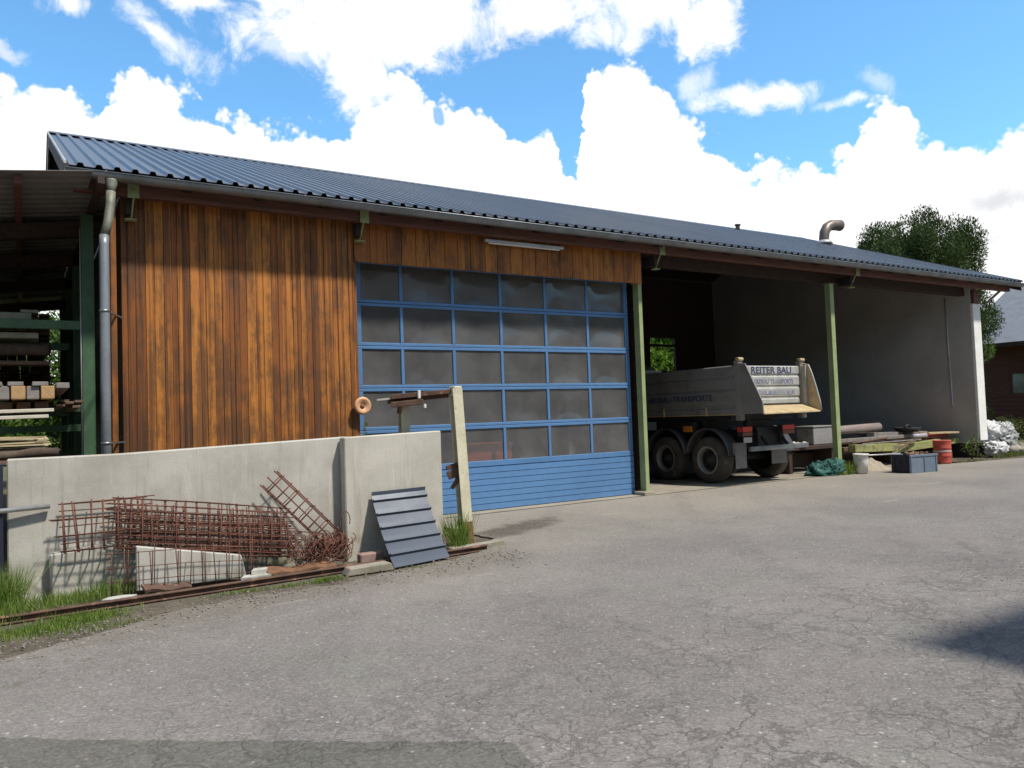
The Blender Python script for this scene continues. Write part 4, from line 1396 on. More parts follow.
mb = MB()
mb.lathe([(.0, -.05), (.10, -.05), (.128, -.03), (.132, .01), (.122, .045), (.098, .055), (.088, .04), (.05, .035), (.045, .02), (.0, .015)], (0, 0, 0), 28, 'y', cap=False)
reel = thing('orange_disc', (4.375, 11.27, 1.855), 'round pale orange disc hung on the corner beside the blue door', 'disc')
dm = MB()
dm.lathe([(.001, .03), (.112, .03), (.134, .014), (.136, -.016), (.124, -.036), (.098, -.040), (.084, -.030), (.056, -.028), (.046, -.014), (.001, -.012)], (4.375, 11.27, 1.855), 28, 'y', cap=False)
dm.build('rim_disc', MT['orange'], reel, .0)
MB().lathe([(.001, -.022), (.036, -.02), (.030, -.0)], (4.360, 11.262, 1.845), 16, 'y').build('centre_hole', M('brown_hole', (.20, .08, .03), None, .8), reel)
MB().tube([(4.375, 11.30, 1.86), (4.375, 11.35, 1.86)], .02, 8).build('hook', MT['zinc'], reel)

# ------------------------------------------------------------------ tipper truck parked in the open bay, tail outwards
tk = thing('tipper_truck', (13.56, 12.7, .018), 'grey three-axle tipper truck parked tail outwards in the open bay', 'truck')
X0, X1 = 12.50, 14.62
YT = 11.16
# drop sides: pressed boards
sp = [(0, 1.50), (-.045, 1.50), (-.045, 1.60), (-.02, 1.62), (-.02, 1.71), (-.045, 1.735), (-.045, 1.97), (-.015, 2.0), (-.015, 2.03), (-.042, 2.05), (-.042, 2.24), (-.018, 2.265), (-.018, 2.295), (-.04, 2.315), (-.04, 2.49), (-.02, 2.51), (0, 2.51)]
side = MB().prism([], 'y', 0, 0) if False else MB()
side.prism([(X0 + .045 + a, z) for a, z in sp], 'y', YT + .10, 15.7)
sl = side.build('drop_side', MT['alu'], tk, .004)
s2 = MB().prism([(X1 - .045 - a, z) for a, z in sp], 'y', YT + .10, 15.7)
s2.build('drop_side', MT['alu'], tk, .004)
mb = MB()
for yy in (12.03, 13.35, 14.6):
    mb.box(X0 - .018, X0 - .002, yy, yy + .05, 1.47, 1.66)
mb.box(X0 - .012, X0 + .03, YT + .1, 15.7, 1.475, 1.498)
mb.build('hinge_rail', MT['lip'], sl, .003)
MB().box(X0 + .05, X1 - .05, YT + .02, 15.7, 1.50, 1.58).build('bed_floor', MT['wing'], tk)
MB().box(X0 + .05, X1 - .05, 15.62, 15.7, 1.58, 2.7).build('bed_front', MT['alu'], tk)
# corner posts with the tailgate hinges
for xx, s in ((X0 + .01, 1), (X1 - .15, -1)):
    p = MB().box(xx, xx + .14, YT - .03, YT + .10, 1.36, 2.60).build('corner_post', MT['wing'], tk, .01)
    m2 = MB()
    m2.box(xx + .02, xx + .12, YT - .05, YT + .06, 2.602, 2.665)
    m2.tube([(xx + .0, YT - .02, 2.63), (xx + .14, YT - .02, 2.63)], .04, 10)
    m2.build('hinge_lug', MT['lip'], p, .004)
    m2 = MB()
    m2.box(xx + .03, xx + .06, YT - .055, YT - .032, 1.62, 2.5)
    m2.build('locking_bar', MT['lip'], p, .003)
# side wings of the chute
for xx, nm, mt in ((X0 + .015, 'left', 'wing'), (X1 - .045, 'right', 'lip')):
    poly = [(YT - .035, 1.49), (YT - .035, 2.56), (YT - .15, 2.52), (YT - .23, 2.33), (YT - .32, 2.03), (YT - .40, 1.73), (YT - .43, 1.51)]
    if nm == 'left':
        poly = [(YT - .035, 1.49), (YT - .035, 2.55), (YT - .20, 2.53), (YT - .60, 1.74), (YT - .62, 1.50)]
    wg = MB().prism(poly, 'x', xx, xx + .03).build('chute_wing', MT[mt], tk, .004)
    if nm == 'right':
        MB().box(xx - .06, xx - .002, YT - .12, YT - .04, 1.62, 2.50).build('wing_stiffener', MT['tail'], wg, .004)
        ed = [Vector((xx + .015, y_, z_)) for y_, z_ in poly[2:]]
        MB().tube(ed, .02, 6).build('edge_bar', MT['tail'], wg)
MB().sheet([[(X0 + .05, YT - .61, 1.505), (X1 - .05, YT - .425, 1.51)], [(X0 + .05, YT - .03, 1.66), (X1 - .05, YT - .03, 1.66)]], (0, 0, -.03)).build('chute_lip', MT['lip'], tk, .004)
# tailgate of four pressed boards
tg = [(YT + .06, 1.68)]
for a, b in ((1.68, 1.80), (1.835, 2.035), (2.07, 2.28), (2.315, 2.50)):
    tg += [(YT + .02, a), (YT + .0, a + .02), (YT + .0, b - .02), (YT + .02, b), ]
tg += [(YT + .06, 2.50)]
tgo = MB().prism(tg, 'x', X0 + .16, X1 - .16).build('tailgate', MT['tail'], tk, .003)


def lettering(txt, parent, m, origin, ux, uy, width, height, name='lettering', ext=.0025):
    """flat letters: origin = lower left corner, ux / uy = reading and up directions"""
    cu_ = bpy.data.curves.new(name, 'FONT')
    cu_.body = txt
    cu_.size = 1
    cu_.extrude = .5
    cu_.offset = .012
    tmp = bpy.data.objects.new(name + '_tmp', cu_)
    COL.objects.link(tmp)
    bpy.context.view_layer.update()
    me = bpy.data.meshes.new_from_object(tmp.evaluated_get(bpy.context.evaluated_depsgraph_get()))
    bpy.data.objects.remove(tmp)
    xs = [v.co.x for v in me.vertices]
    ys = [v.co.y for v in me.vertices]
    ux, uy, o = Vector(ux), Vector(uy), Vector(origin) - ORG[parent.name]
    nz = ux.cross(uy)
    for v in me.vertices:
        a, b = (v.co.x - min(xs)) / (max(xs) - min(xs)) * width, (v.co.y - min(ys)) / (max(ys) - min(ys)) * height
        v.co = o + ux * a + uy * b + nz * (v.co.z * 2 * ext)
    ob = bpy.data.objects.new(name, me)
    COL.objects.link(ob)
    me.materials.clear()
    me.materials.append(m)
    ob.parent = parent
    ORG[ob.name] = ORG[parent.name]
    return ob


lettering('REITER BAU', tgo, MT['ink'], (12.93, YT - .004, 2.335), (1, 0, 0), (0, 0, 1), 1.27, .145)
lettering('ERDBAU TRANSPORTE', tgo, MT['inkfade'], (13.02, YT - .004, 2.115), (1, 0, 0), (0, 0, 1), 1.24, .105)
mb = MB()
r5 = random.Random(2)
x = 13.0
while x < 14.2:
    w_ = r5.uniform(.03, .09)
    mb.box(x, x + w_, YT - .006, YT - .0015, 1.90 + r5.uniform(0, .02), 1.975 + r5.uniform(-.02, .01))
    x += w_ + r5.uniform(.02, .07)
mb.box(12.98, 14.2, YT - .0058, YT - .0016, 1.885, 1.90)
mb.build('worn_lettering', MT['inkfade'], tgo)
lettering('ERDBAU-TRANSPORTE', sl, MT['ink'], (X0 - .006, 13.85, 1.795), (0, -1, 0), (0, 0, 1), 1.98, .125)

# chassis, axles
mb = MB()
for xx in (13.15, 13.87):
    mb.box(xx, xx + .09, 11.25, 17.8, .84, 1.12)
mb.box(12.6, 14.5, 11.45, 15.6, 1.36, 1.495)
for yy in (11.5, 12.8, 14.2):
    mb.box(13.12, 13.98, yy, yy + .12, .82, 1.36)
for yy in (12.12, 13.42, 16.9):
    mb.tube([(12.75, yy, .53), (14.35, yy, .53)], .09, 10)
mb.box(12.62, 13.1, 14.2, 15.3, .5, 1.1)
mb.tube([(14.3, 14.3, .8), (14.3, 15.3, .8)], .28, 16)
mb.box(13.2, 13.9, 11.32, 11.42, .72, 1.2)
mb.build('chassis', MT['chassis'], tk, .01)


def wheel(xf, y, s, first=None):
    """xf = outer face; s = +1 when the outside looks towards -x"""
    c = (xf, y, .517)
    t = MB().lathe([(.30, .0 * s), (.36, -.008 * s), (.445, .0 * s), (.488, .03 * s), (.50, .07 * s), (.50, .24 * s), (.48, .29 * s), (.30, .30 * s)], c, 40, 'x', cap=False).build('wheel', MT['tyre'], tk, recalc=True)
    MB().lathe([(.305, .0 * s), (.285, -.012 * s), (.268, .0), (.255, .05 * s), (.245, .11 * s)], c, 36, 'x', cap=False).build('rim', MT['rim'], t)
    hb_ = MB().lathe([(.247, .11 * s), (.16, .13 * s), (.15, .06 * s), (.085, .05 * s), (.08, .0), (.001, -.005 * s)], c, 28, 'x', cap=False)
    for q in range(10):
        a_ = 2 * PI * q / 10
        pz = Vector((xf + .125 * s, y + .2 * math.cos(a_), .53 + .2 * math.sin(a_)))
        hb_.tube([pz, pz - Vector((.035 * s, 0, 0))], .014, 6)
    hb_.build('hub', MT['hub'], t)
    return t


for yy in (12.12, 13.42):
    wheel(12.52, yy, 1)
    wheel(14.60, yy, -1)
wheel(12.52, 16.9, 1)
wheel(14.60, 16.9, -1)
# mudguards
for yy in (12.12, 13.42):
    for xs_ in (12.50, 14.28):
        a_ = np.linspace(R(8), R(172), 22)
        rws = [[(xs_ + dx_, yy - math.cos(t) * .63, .53 + math.sin(t) * .66) for dx_ in (0, .17, .34)] for t in a_]
        m3 = MB().sheet(rws, (0, 0, .022), True)
        m3.build('mudguard', M('grey_mudguard', (.075, .075, .085), (.05, .05, .058), .5, bump=.05) if (yy, xs_) == (12.12, 12.50) else bpy.data.materials['grey_mudguard'], tk)
# rear lamps and bars
for xa, xb in ((12.50, 12.80), (13.74, 14.13)):
    bx = MB().box(xa, xb, 11.10, 11.22, 1.03, 1.235).build('tail_light', MT['chassis'], tk, .006)
    MB().box(xa + .008, xb - .008, 11.082, 11.099, 1.125, 1.228).build('red_lens', MT['red'], bx, .004)
    if xa < 13:
        MB().box(xa - .016, xa - .001, 11.11, 11.21, 1.125, 1.228).build('red_lens', MT['red'], bx, .004)
    MB().box(xa + .008, xb - .008, 11.082, 11.099, 1.04, 1.115).build('brown_lens', M('brown_lens', (.20, .055, .03), None, .4, bump=0) if xa < 13 else bpy.data.materials['brown_lens'], bx, .004)
MB().box(12.53, 12.78, 11.09, 11.10, .90, 1.01).build('number_plate', MT['plate'], tk, .003)
MB().bar((12.50, 11.36, .78), (12.74, 11.22, .78), .02, .24).build('mudflap', MT['flap'], tk, .003)
MB().box(12.505, 12.83, 11.30, 11.318, .36, .88).build('mudflap', MT['flap'], tk, .004)
MB().box(13.64, 14.12, 11.32, 11.335, .40, .74).build('mudflap', MT['flap'], tk, .004)
MB().box(12.70, 14.55, 11.06, 11.13, .715, .815).build('underrun_bar', MT['zinc'], tk, .008)
MB().bar((13.3, 11.1, .80), (13.3, 11.3, 1.0), .05, .05).bar((13.92, 11.1, .80), (13.92, 11.3, 1.0), .05, .05).build('bar_bracket', MT['chassis'], tk)
MB().box(12.47, 12.50, 12.50, 12.76, 1.13, 1.26).build('side_marker', MT['amber'], tk, .006)
MB().box(12.50, 12.62, 12.45, 12.81, 1.10, 1.34).build('marker_plate', MT['chassis'], tk, .006)
# cab in the dark behind the bed
mb = MB().prism([(16.0, 1.0), (16.0, 2.75), (16.3, 2.9), (17.6, 2.85), (18.0, 2.1), (18.05, 1.0), (17.55, 1.0), (17.45, 1.15), (16.35, 1.15), (16.25, 1.0)], 'x', 12.45, 14.68)
cb_ = mb.build('cab', MT['cab'], tk, .04, seg=2)
MB().box(12.438, 12.449, 16.5, 17.4, 1.95, 2.55).build('side_window', MT['glass'], cb_)
MB().box(12.7, 14.4, 15.985, 15.997, 2.0, 2.5).build('rear_window', MT['glass'], cb_)
MB().box(12.6, 14.53, 17.9, 18.1, .5, .98).build('bumper', MT['chassis'], tk, .02)

# ------------------------------------------------------------------ clutter along the open bays
bk = thing('white_bucket', (16.36, 11.05, .02), 'white plastic bucket standing beside the second green post', 'bucket')
MB().lathe([(.001, .025), (.130, .025), (.155, .30), (.162, .43), (.172, .435), (.172, .47), (.160, .47), (.150, .44), (.001, .40)], (16.36, 11.05, .0), 26, cap=False).build('body', MT['bucket'], bk)
MB().tube([(16.36 + .175 * math.cos(t), 10.98 - .02 * math.sin(t), .42 - .19 * math.sin(t)) for t in np.linspace(0, PI, 14)], .006, 6).build('handle', MT['zinc'], bk)

nb = MB()
r6 = random.Random(8)
nb.blob((15.60, 11.50, .07), (.46, .26, .20), 3, .45, 2.2, 40, 22, .02)
nb.blob((15.85, 11.42, .15), (.28, .22, .20), 9, .5, 2.6, 34, 20, .02)
for k in range(70):
    c = Vector((15.62 + r6.gauss(0, .26), 11.40 + r6.gauss(0, .11), .11 + r6.random() * .18))
    e1 = Vector((r6.gauss(0, 1), r6.gauss(0, .4), r6.gauss(0, .6))).normalized()
    e2 = e1.orthogonal().normalized()
    rad = .05 + .1 * r6.random()
    nb.tube([c + (e1 * math.cos(t) + e2 * math.sin(t)) * rad for t in np.linspace(0, 4.5, 10)], .008, 5)
single('net_heap', nb, MT['net'], 'crumpled heap of teal netting at the foot of the second green post', 'net', loc=(15.6, 11.45, .02))

cr_ = thing('plastic_crate', (17.3, 10.45, .014), 'grey-blue plastic crate full of brown rubbish, dark on its left side', 'crate')
M3 = Matrix.Translation((16.93, 10.22, .013)) @ Matrix.Rotation(R(-10), 4, 'Z')


def loc3(p):
    return tuple(M3 @ Vector(p))


def lbox(mb, x0, x1, y0, y1, z0, z1):
    b = MB().box(x0, x1, y0, y1, z0, z1)
    mb.add([loc3(p) for p in b.v], b.f)


mb = MB()
W_, D_, H_ = .86, .52, .41
lbox(mb, 0, W_, 0, .02, 0, H_)
lbox(mb, 0, W_, D_ - .02, D_, 0, H_)
lbox(mb, W_ - .02, W_, .02, D_ - .02, 0, H_)
lbox(mb, .02, W_ - .02, .02, D_ - .02, 0, .02)
for xa in (.02, .43, .80):
    lbox(mb, xa, xa + .04, -.014, -.001, .02, H_ - .06)
lbox(mb, -.012, W_ + .012, -.016, -.0015, H_ - .045, H_)
mb.build('crate_walls', MT['crate'], cr_, .004)
mb = MB()
lbox(mb, -.004, .018, .0205, D_ - .0205, 0, H_)  # left end coloured navy to stand for its shaded side
for ya in (.08, .24, .40):
    lbox(mb, -.016, -.005, ya, ya + .04, .02, H_ - .06)
mb.build('shaded_end', MT['navy'], cr_, .003)
mb = MB()
for k in range(26):
    c = loc3((r6.uniform(.08, W_ - .08), r6.uniform(.08, D_ - .08), H_ - .06 + r6.random() * .09))
    mb.blob(c, (r6.uniform(.03, .10), r6.uniform(.03, .07), r6.uniform(.02, .05)), k, .5, 2, 10, 7)
single('rubbish_fill', mb, MT['mud'], 'brown rubbish heaped in the grey-blue plastic crate', 'rubbish', loc=(17.3, 10.4, .4))

bl = thing('red_barrel', (20.05, 11.22, .02), 'chipped red drum with a pale band beside the plastic crate', 'drum')
MB().lathe([(.001, .022), (.195, .022), (.205, .04), (.20, .06), (.205, .20), (.213, .215), (.205, .23), (.208, .40), (.216, .415), (.208, .43), (.21, .585), (.218, .60), (.21, .612), (.19, .60), (.185, .57), (.001, .56)], (20.05, 11.22, 0), 30, cap=False).build('body', MT['redpaint'], bl)
MB().lathe([(.2095, .315), (.2125, .322), (.2125, .345), (.209, .352)], (20.05, 11.22, 0), 30, cap=False).build('pale_band', MT['trim'], bl)

sh_ = MB()
def heap(cx_, cy_, rx, ry, h, seed):
    def fn(u, v):
        a_ = 2 * PI * u
        r_ = v
        n_ = mnoise.fractal(Vector((math.cos(a_) * r_ * 2 + seed, math.sin(a_) * r_ * 2, seed)), 1, 2, 4)
        return (cx_ + math.cos(a_) * rx * r_ * (1 + .15 * n_), cy_ + math.sin(a_) * ry * r_ * (1 + .15 * n_), .0 + h * (math.cos(PI * min(1, r_)) * .5 + .5) * (1 + .5 * n_))
    return MB().grid(fn, 40, 14, True, closed_u=True)
single('sand_heap', heap(17.5, 11.62, .85, .48, .24, 3), MT['sand'], 'low heap of pale sand between the white bucket and the plastic crate', 'sand', loc=(17.45, 11.65, .0))

# formwork and poles stacked behind the crate
def beam_thing(name, p, q, w_, h_, m, label, cat, group=None, bev=.006):
    return single(name, MB().bar(p, q, w_, h_), MT[m], label, cat, group, bev, loc=p)


FB = 'yellow-green formwork beams'
beam_thing('formwork_beam', (17.35, 11.95, .52), (18.98, 11.86, .48), .20, .19, 'formwork', 'yellow-green formwork beam above the sand heap', 'beam', FB)
beam_thing('formwork_beam', (18.9, 12.02, .40), (20.98, 11.86, .50), .20, .19, 'formwork', 'yellow-green formwork beam slanting up behind the plastic crate', 'beam', FB)
beam_thing('formwork_beam', (20.2, 12.2, .47), (22.15, 12.0, .50), .20, .15, 'formwork', 'yellow-green formwork beam ending at the side wall', 'beam', FB)
beam_thing('weathered_beam', (17.3, 12.22, .46), (21.6, 12.28, .46), .18, .16, 'brownwood', 'long weathered brown beam lying behind the yellow-green ones', 'beam')
beam_thing('crossed_stick', (18.75, 11.80, .36), (19.9, 11.78, .64), .05, .04, 'brownwood', 'thin brown stick crossing in front of the yellow-green beams', 'stick')
beam_thing('thin_batten', (18.0, 12.12, .60), (20.3, 11.92, .615), .06, .035, 'greytimber', 'thin grey batten lying along the top of the yellow-green beams', 'batten')
beam_thing('thin_batten', (17.5, 12.05, .645), (19.4, 12.3, .70), .07, .03, 'brownwood', 'thin brown batten lying askew under the greyish-pink pole', 'batten')
beam_thing('support_timber', (17.6, 11.7, .13), (17.7, 13.2, .13), .16, .22, 'brownwood', 'dark timber bearer under the left end of the formwork pile', 'timber', 'bearers under the formwork pile')
beam_thing('support_timber', (19.5, 11.78, .13), (19.6, 13.2, .13), .16, .22, 'brownwood', 'dark timber bearer under the middle of the formwork pile', 'timber', 'bearers under the formwork pile')
beam_thing('support_timber', (21.5, 11.8, .13), (21.5, 13.2, .13), .16, .22, 'brownwood', 'dark timber bearer under the right end of the formwork pile', 'timber', 'bearers under the formwork pile')
single('bright_tube', MB().tube([(17.35, 11.78, .345), (19.0, 11.72, .315)], .018, 8), MT['trim'], 'thin bright tube below the yellow-green beam over the sand', 'tube', loc=(18, 11.75, .33))
single('dark_panel_stack', MB().box(17.2, 22.0, 12.55, 13.3, .25, .42).box(17.25, 21.9, 12.5, 13.25, .425, .58), MT['darkwood'], 'stack of dark panels at the back of the formwork pile', 'panels', None, .006, loc=(19.5, 12.9, .25))
beam_thing('grey_plank', (17.2, 12.45, .70), (20.6, 12.5, .70), .34, .09, 'greytimber', 'wide grey plank lying on the formwork pile under the log', 'plank', 'grey planks on the formwork pile')
beam_thing('grey_plank', (18.8, 12.62, .80), (21.5, 12.55, .74), .26, .10, 'greytimber', 'upper grey plank at the middle of the formwork pile', 'plank', 'grey planks on the formwork pile')
single('grey_log', MB().tube([(16.3, 12.5, .92), (17.8, 12.42, .97), (19.14, 12.36, 1.0)], [.115, .11, .105], 16), M('grey_pink_log', (.27, .215, .20), (.20, .155, .145), .8, stretch=(.6, 5, 5), bump=.2), 'greyish-pink round pole on top of the formwork pile', 'log', loc=(17.8, 12.4, .97))
single('black_tray', MB().lathe([(.001, .0), (.26, .0), (.34, .10), (.36, .10), (.27, -.02), (.001, -.02)], (20.55, 12.42, .83), 24, cap=False).tube([(20.4, 12.42, .93), (20.55, 12.42, .99), (20.7, 12.42, .93)], .03, 8), MT['chassis'],
       'black dish with a handle on top of the formwork pile', 'dish', loc=(20.55, 12.42, .8))
single('pale_pipe_end', MB().tube([(20.0, 11.98, .70), (20.62, 11.94, .72)], .06, 14), M('lilac_plastic', (.42, .38, .42), (.34, .30, .34), .5), 'short pale lilac pipe on the formwork pile left of the orange-brown board', 'pipe', loc=(20.3, 11.96, .7))
beam_thing('brown_board', (20.60, 12.0, .765), (22.0, 11.95, .735), .30, .05, 'lip', 'orange-brown board on top of the pile above the red drum', 'board')
single('rust_box', MB().box(20.75, 21.9, 12.05, 12.35, .61, .705), MT['redpaint'], 'dark red flat box under the orange-brown board', 'box', None, .01, loc=(21.3, 12.2, .6))
gb = thing('grey_metal_case', (16.45, 12.45, .6), 'grey metal case on the dark pile behind the second green post', 'case')
MB().box(16.30, 17.15, 12.25, 12.75, .66, 1.075).build('body', MT['box'], gb, .012)
MB().box(16.28, 17.17, 12.23, 12.77, 1.078, 1.115).build('lid', MT['wing'], gb, .01)
mb = MB()
mb.box(15.2, 17.1, 12.15, 12.85, .56, .65).box(15.3, 15.42, 12.2, 12.8, .02, .56).box(16.9, 17.02, 12.2, 12.8, .02, .56).box(15.3, 17.02, 12.72, 12.8, .1, .45)
single('dark_trestle', mb, MT['darkwood'], 'dark trestle table under the grey metal case', 'trestle', None, .008, loc=(16.1, 12.5, .02))
mb = MB()
for k in range(16):
    mb.blob((15.25 + r6.random() * 1.0, 12.35 + r6.random() * .3, .68 + r6.random() * .03), (r6.uniform(.04, .1), .06, r6.uniform(.03, .06)), k, .4, 2, 10, 7)
single('oddments', mb, MT['plate'], 'small pale oddments strewn on the trestle left of the grey case', 'oddments', loc=(15.7, 12.5, .66))

# sacks and rubble beyond the white wall end
single('white_sack', MB().blob((23.25, 11.75, .70), (.50, .34, .34), 2, .30, 1.6, 72, 44, None, .85, .30).blob((22.95, 11.72, .98), (.15, .13, .12), 6, .3, 2, 40, 24, None, 1, .4), MT['sack'], 'slumped white woven sack with a tied neck beside the white wall end', 'sack', 'sacks by the wall end', loc=(23.2, 11.7, .6))
single('white_sack', MB().blob((22.78, 11.25, .25), (.46, .26, .22), 5, .25, 1.8, 72, 40, .02, .85, .28), MT['sack'], 'small white sack lying on the ground in front of the slumped one', 'sack', 'sacks by the wall end', loc=(22.8, 11.25, .02))
single('plastic_film_heap', MB().blob((24.0, 11.7, .52), (.62, .36, .50), 8, .3, 1.7, 80, 48, .02, 1, .35).blob((23.45, 11.9, .30), (.8, .4, .30), 12, .3, 2, 80, 44, .02, 1, .35), MT['film'], 'grey-green plastic sheeting slumped over a heap right of the white sacks', 'plastic sheet', loc=(23.8, 11.8, .02))
rb = MB()
r7 = random.Random(31)
for k in range(95):
    x, y = r7.uniform(23.6, 28.5), r7.gauss(11.6, .38)
    s = r7.uniform(.05, .20)
    rb.blob((x, y, .03 + s * .4 + max(0, .38 - abs(y - 11.8) * .6) * r7.random()), (s * r7.uniform(.8, 1.4), s, s * .7), k, .5, 1.8, 10, 7)
ro = rb.build('rubble', MT['rubble'])
tag(ro, 'loose heap of broken pale masonry at the right edge', 'rubble', None, 'stuff')

# ------------------------------------------------------------------ plants
def grass_patch(name, spots, m, n, h, seed, wid=.006):
    rg = np.random.default_rng(seed)
    P, U, V = [], [], []
    for (x, y, rx, ry, hh, k) in spots:
        q = int(n * k)
        a_ = rg.normal(0, .5, (q, 2)).clip(-1.3, 1.3)
        bx, by = x + a_[:, 0] * rx, y + a_[:, 1] * ry
        H = hh * rg.uniform(.35, 1.0, q)
        lean = rg.normal(0, .30, (q, 2)) * H[:, None]
        th = rg.uniform(0, PI, q)
        U_ = np.stack([lean[:, 0] / 2, lean[:, 1] / 2, H / 2], 1)
        P.append(np.stack([bx + lean[:, 0] / 2, by + lean[:, 1] / 2, H / 2 - .01], 1))
        U.append(U_)
        ww = rg.uniform(.6, 1.4, q) * wid
        V.append(np.stack([np.cos(th) * ww, np.sin(th) * ww, np.zeros(q)], 1))
    return cards(name, np.concatenate(P), np.concatenate(U), np.concatenate(V), m)


ga = grass_patch('grass', [(.05, 7.55, .55, .22, .07, 1.2), (.45, 7.75, .35, .16, .08, .8), (-.3, 8.3, .45, .35, .20, .9), (-.15, 8.6, .14, .22, .50, .3), (.35, 8.55, .42, .22, .15, .5),
                           (-.9, 7.6, .6, .5, .12, .8), (2.62, 7.86, .20, .05, .07, .25), (2.25, 7.88, .3, .05, .05, .15), (1.75, 7.92, .4, .04, .05, .15), (3.6, 7.83, .3, .05, .05, .12),
                           (.7, 8.65, .35, .12, .22, .2), (1.6, 7.5, .6, .1, .03, .08), (4.6, 8.35, .25, .06, .06, .15), (.6, 7.3, .5, .12, .05, .2)], MT['grass'], 1500, .2, 5)
tag(ga, 'wild green grass growing along the foot of the concrete wall', 'grass', None, 'stuff')
tf = grass_patch('grass_tuft', [(4.56, 8.62, .11, .12, .55, 1), (4.50, 8.5, .12, .08, .25, .6)], MT['grass'], 260, .5, 9, .007)
tag(tf, 'tall green grass tuft between the slab wall and the cream post', 'grass tuft')
tf = grass_patch('weed_tuft', [(16.10, 11.16, .12, .07, .36, .8), (15.9, 11.15, .2, .08, .15, .5)], MT['grass'], 200, .4, 12, .012)
tag(tf, 'green weeds growing round the foot of the second green post', 'weeds')
tf = grass_patch('weed_fringe', [(23.0, 10.95, .9, .12, .22, 1), (21.0, 11.0, .8, .12, .10, .6), (18.9, 11.05, .6, .1, .09, .4), (24.8, 10.8, 1, .2, .2, .5)], MT['olive'], 420, .3, 15, .012)
tag(tf, 'dry yellowish weeds along the yard edge below the white sacks', 'weeds', None, 'stuff')


rgp = np.random.default_rng(77)
mb = MB()
tet = [(1, 1, 1), (-1, -1, 1), (-1, 1, -1), (1, -1, -1)]
for k in range(1500):
    u_ = rgp.random()
    if u_ < .62:
        x, y = rgp.uniform(-1.2, 5.0), 0
        y = 7.05 + .20 * min(max(x, 0), 3.2) ** .7 * 1.6 + rgp.normal(0, .22)
    else:
        x, y = rgp.uniform(-.5, 12), rgp.uniform(2.2, 10.5)
    s_ = rgp.uniform(.003, .010) * (1.0 if u_ < .62 else .6)
    q_ = rgp.normal(0, .35, (4, 3))
    mb.add([(x + s_ * (a + b[0]), y + s_ * (c_ + b[1]), .014 + s_ * (.5 * d_ + .4 + .3 * b[2])) for (a, c_, d_), b in zip(tet, q_)], [(0, 1, 2), (0, 2, 3), (0, 3, 1), (1, 3, 2)])
gr_ = mb.build('loose_grit', M('grit_stone', (.20, .18, .155), (.14, .125, .11), .9, scale=9, bump=0, per=.3))
tag(gr_, 'loose grit and small stones scattered over the yard', 'grit', None, 'stuff')


def crown(name, clumps, per, leaf, m, parent=None, seed=1, flat=1.0, droop=0.0):
    rg = np.random.default_rng(seed)
    P, U, V = [], [], []
    for (c, r) in clumps:
        k = max(8, int(per * (r / .6) ** 2))
        d_ = rg.normal(size=(k, 3))
        d_ /= np.linalg.norm(d_, axis=1)[:, None]
        rad = r * rg.uniform(.35, 1.0, k) ** .6
        p = np.array(c) + d_ * rad[:, None] * np.array([1, 1, flat])
        u = d_ * .9 + rg.normal(0, .55, (k, 3))
        u[:, 2] += .25 - droop
        u /= np.linalg.norm(u, axis=1)[:, None]
        w_ = rg.normal(size=(k, 3))
        v = np.cross(u, w_)
        v /= np.linalg.norm(v, axis=1)[:, None]
        s = leaf * rg.uniform(.6, 1.3, k)
        P.append(p)
        U.append(u * s[:, None])
        V.append(v * s[:, None] * .5)
    return cards(name, np.concatenate(P), np.concatenate(U), np.concatenate(V), m, parent)


def tree(name, label, x, y, h, z0, rad, m, seed, n=60, per=130, leaf=.11, cr=(.45, .85), cat='tree', group=None, top=1.0, tr=.22, hollow=.35):
    t = thing(name, (x, y, -.03), label, cat, group)
    rt = random.Random(seed)
    cl, limbs = [], []
    zc, hz = (z0 + h) / 2, (h - z0) / 2
    while len(cl) < n:
        d_ = Vector((rt.gauss(0, 1), rt.gauss(0, 1), rt.gauss(0, 1))).normalized()
        k = (hollow + (1 - hollow) * rt.random() ** .5)
        fat = 1 + .28 * mnoise.noise(d_ * 2.1 + Vector((seed, 0, 0)))
        tz = d_.z * k
        taper = 1 - (1 - top) * max(0, tz)
        r_ = rt.uniform(*cr) * rad / 2.6
        c = Vector((x + d_.x * k * (rad - r_ * .6) * fat * taper, y + d_.y * k * (rad - r_ * .6) * fat * taper, zc + tz * (hz - r_ * .7) * fat))
        cl.append((c, r_))
        limbs.append(c)
    mb = MB()
    mb.tube([(x, y, -.05), (x + .05, y, z0 * .6), (x, y + .05, zc), (x, y, h - hz * .35)], [tr * 1.25, tr, tr * .65, tr * .15], 10)
    for c in limbs[::3]:
        zs = max(z0 * .7, min(c.z - .25 * (Vector((c.x - x, c.y - y))).length - .2, h - hz * .5))
        a = Vector((x, y, zs))
        mb.tube([a, a.lerp(c, .5) + Vector((0, 0, .08)), c], [tr * .35, tr * .2, tr * .06], 5)
    mb.build('trunk', MT['trunk'], t)
    crown('crown', cl, per, leaf, m, t, seed, flat=1.5 if m is MT['needle'] else 1.0, droop=-.5 if m is MT['needle'] else 0)
    return t


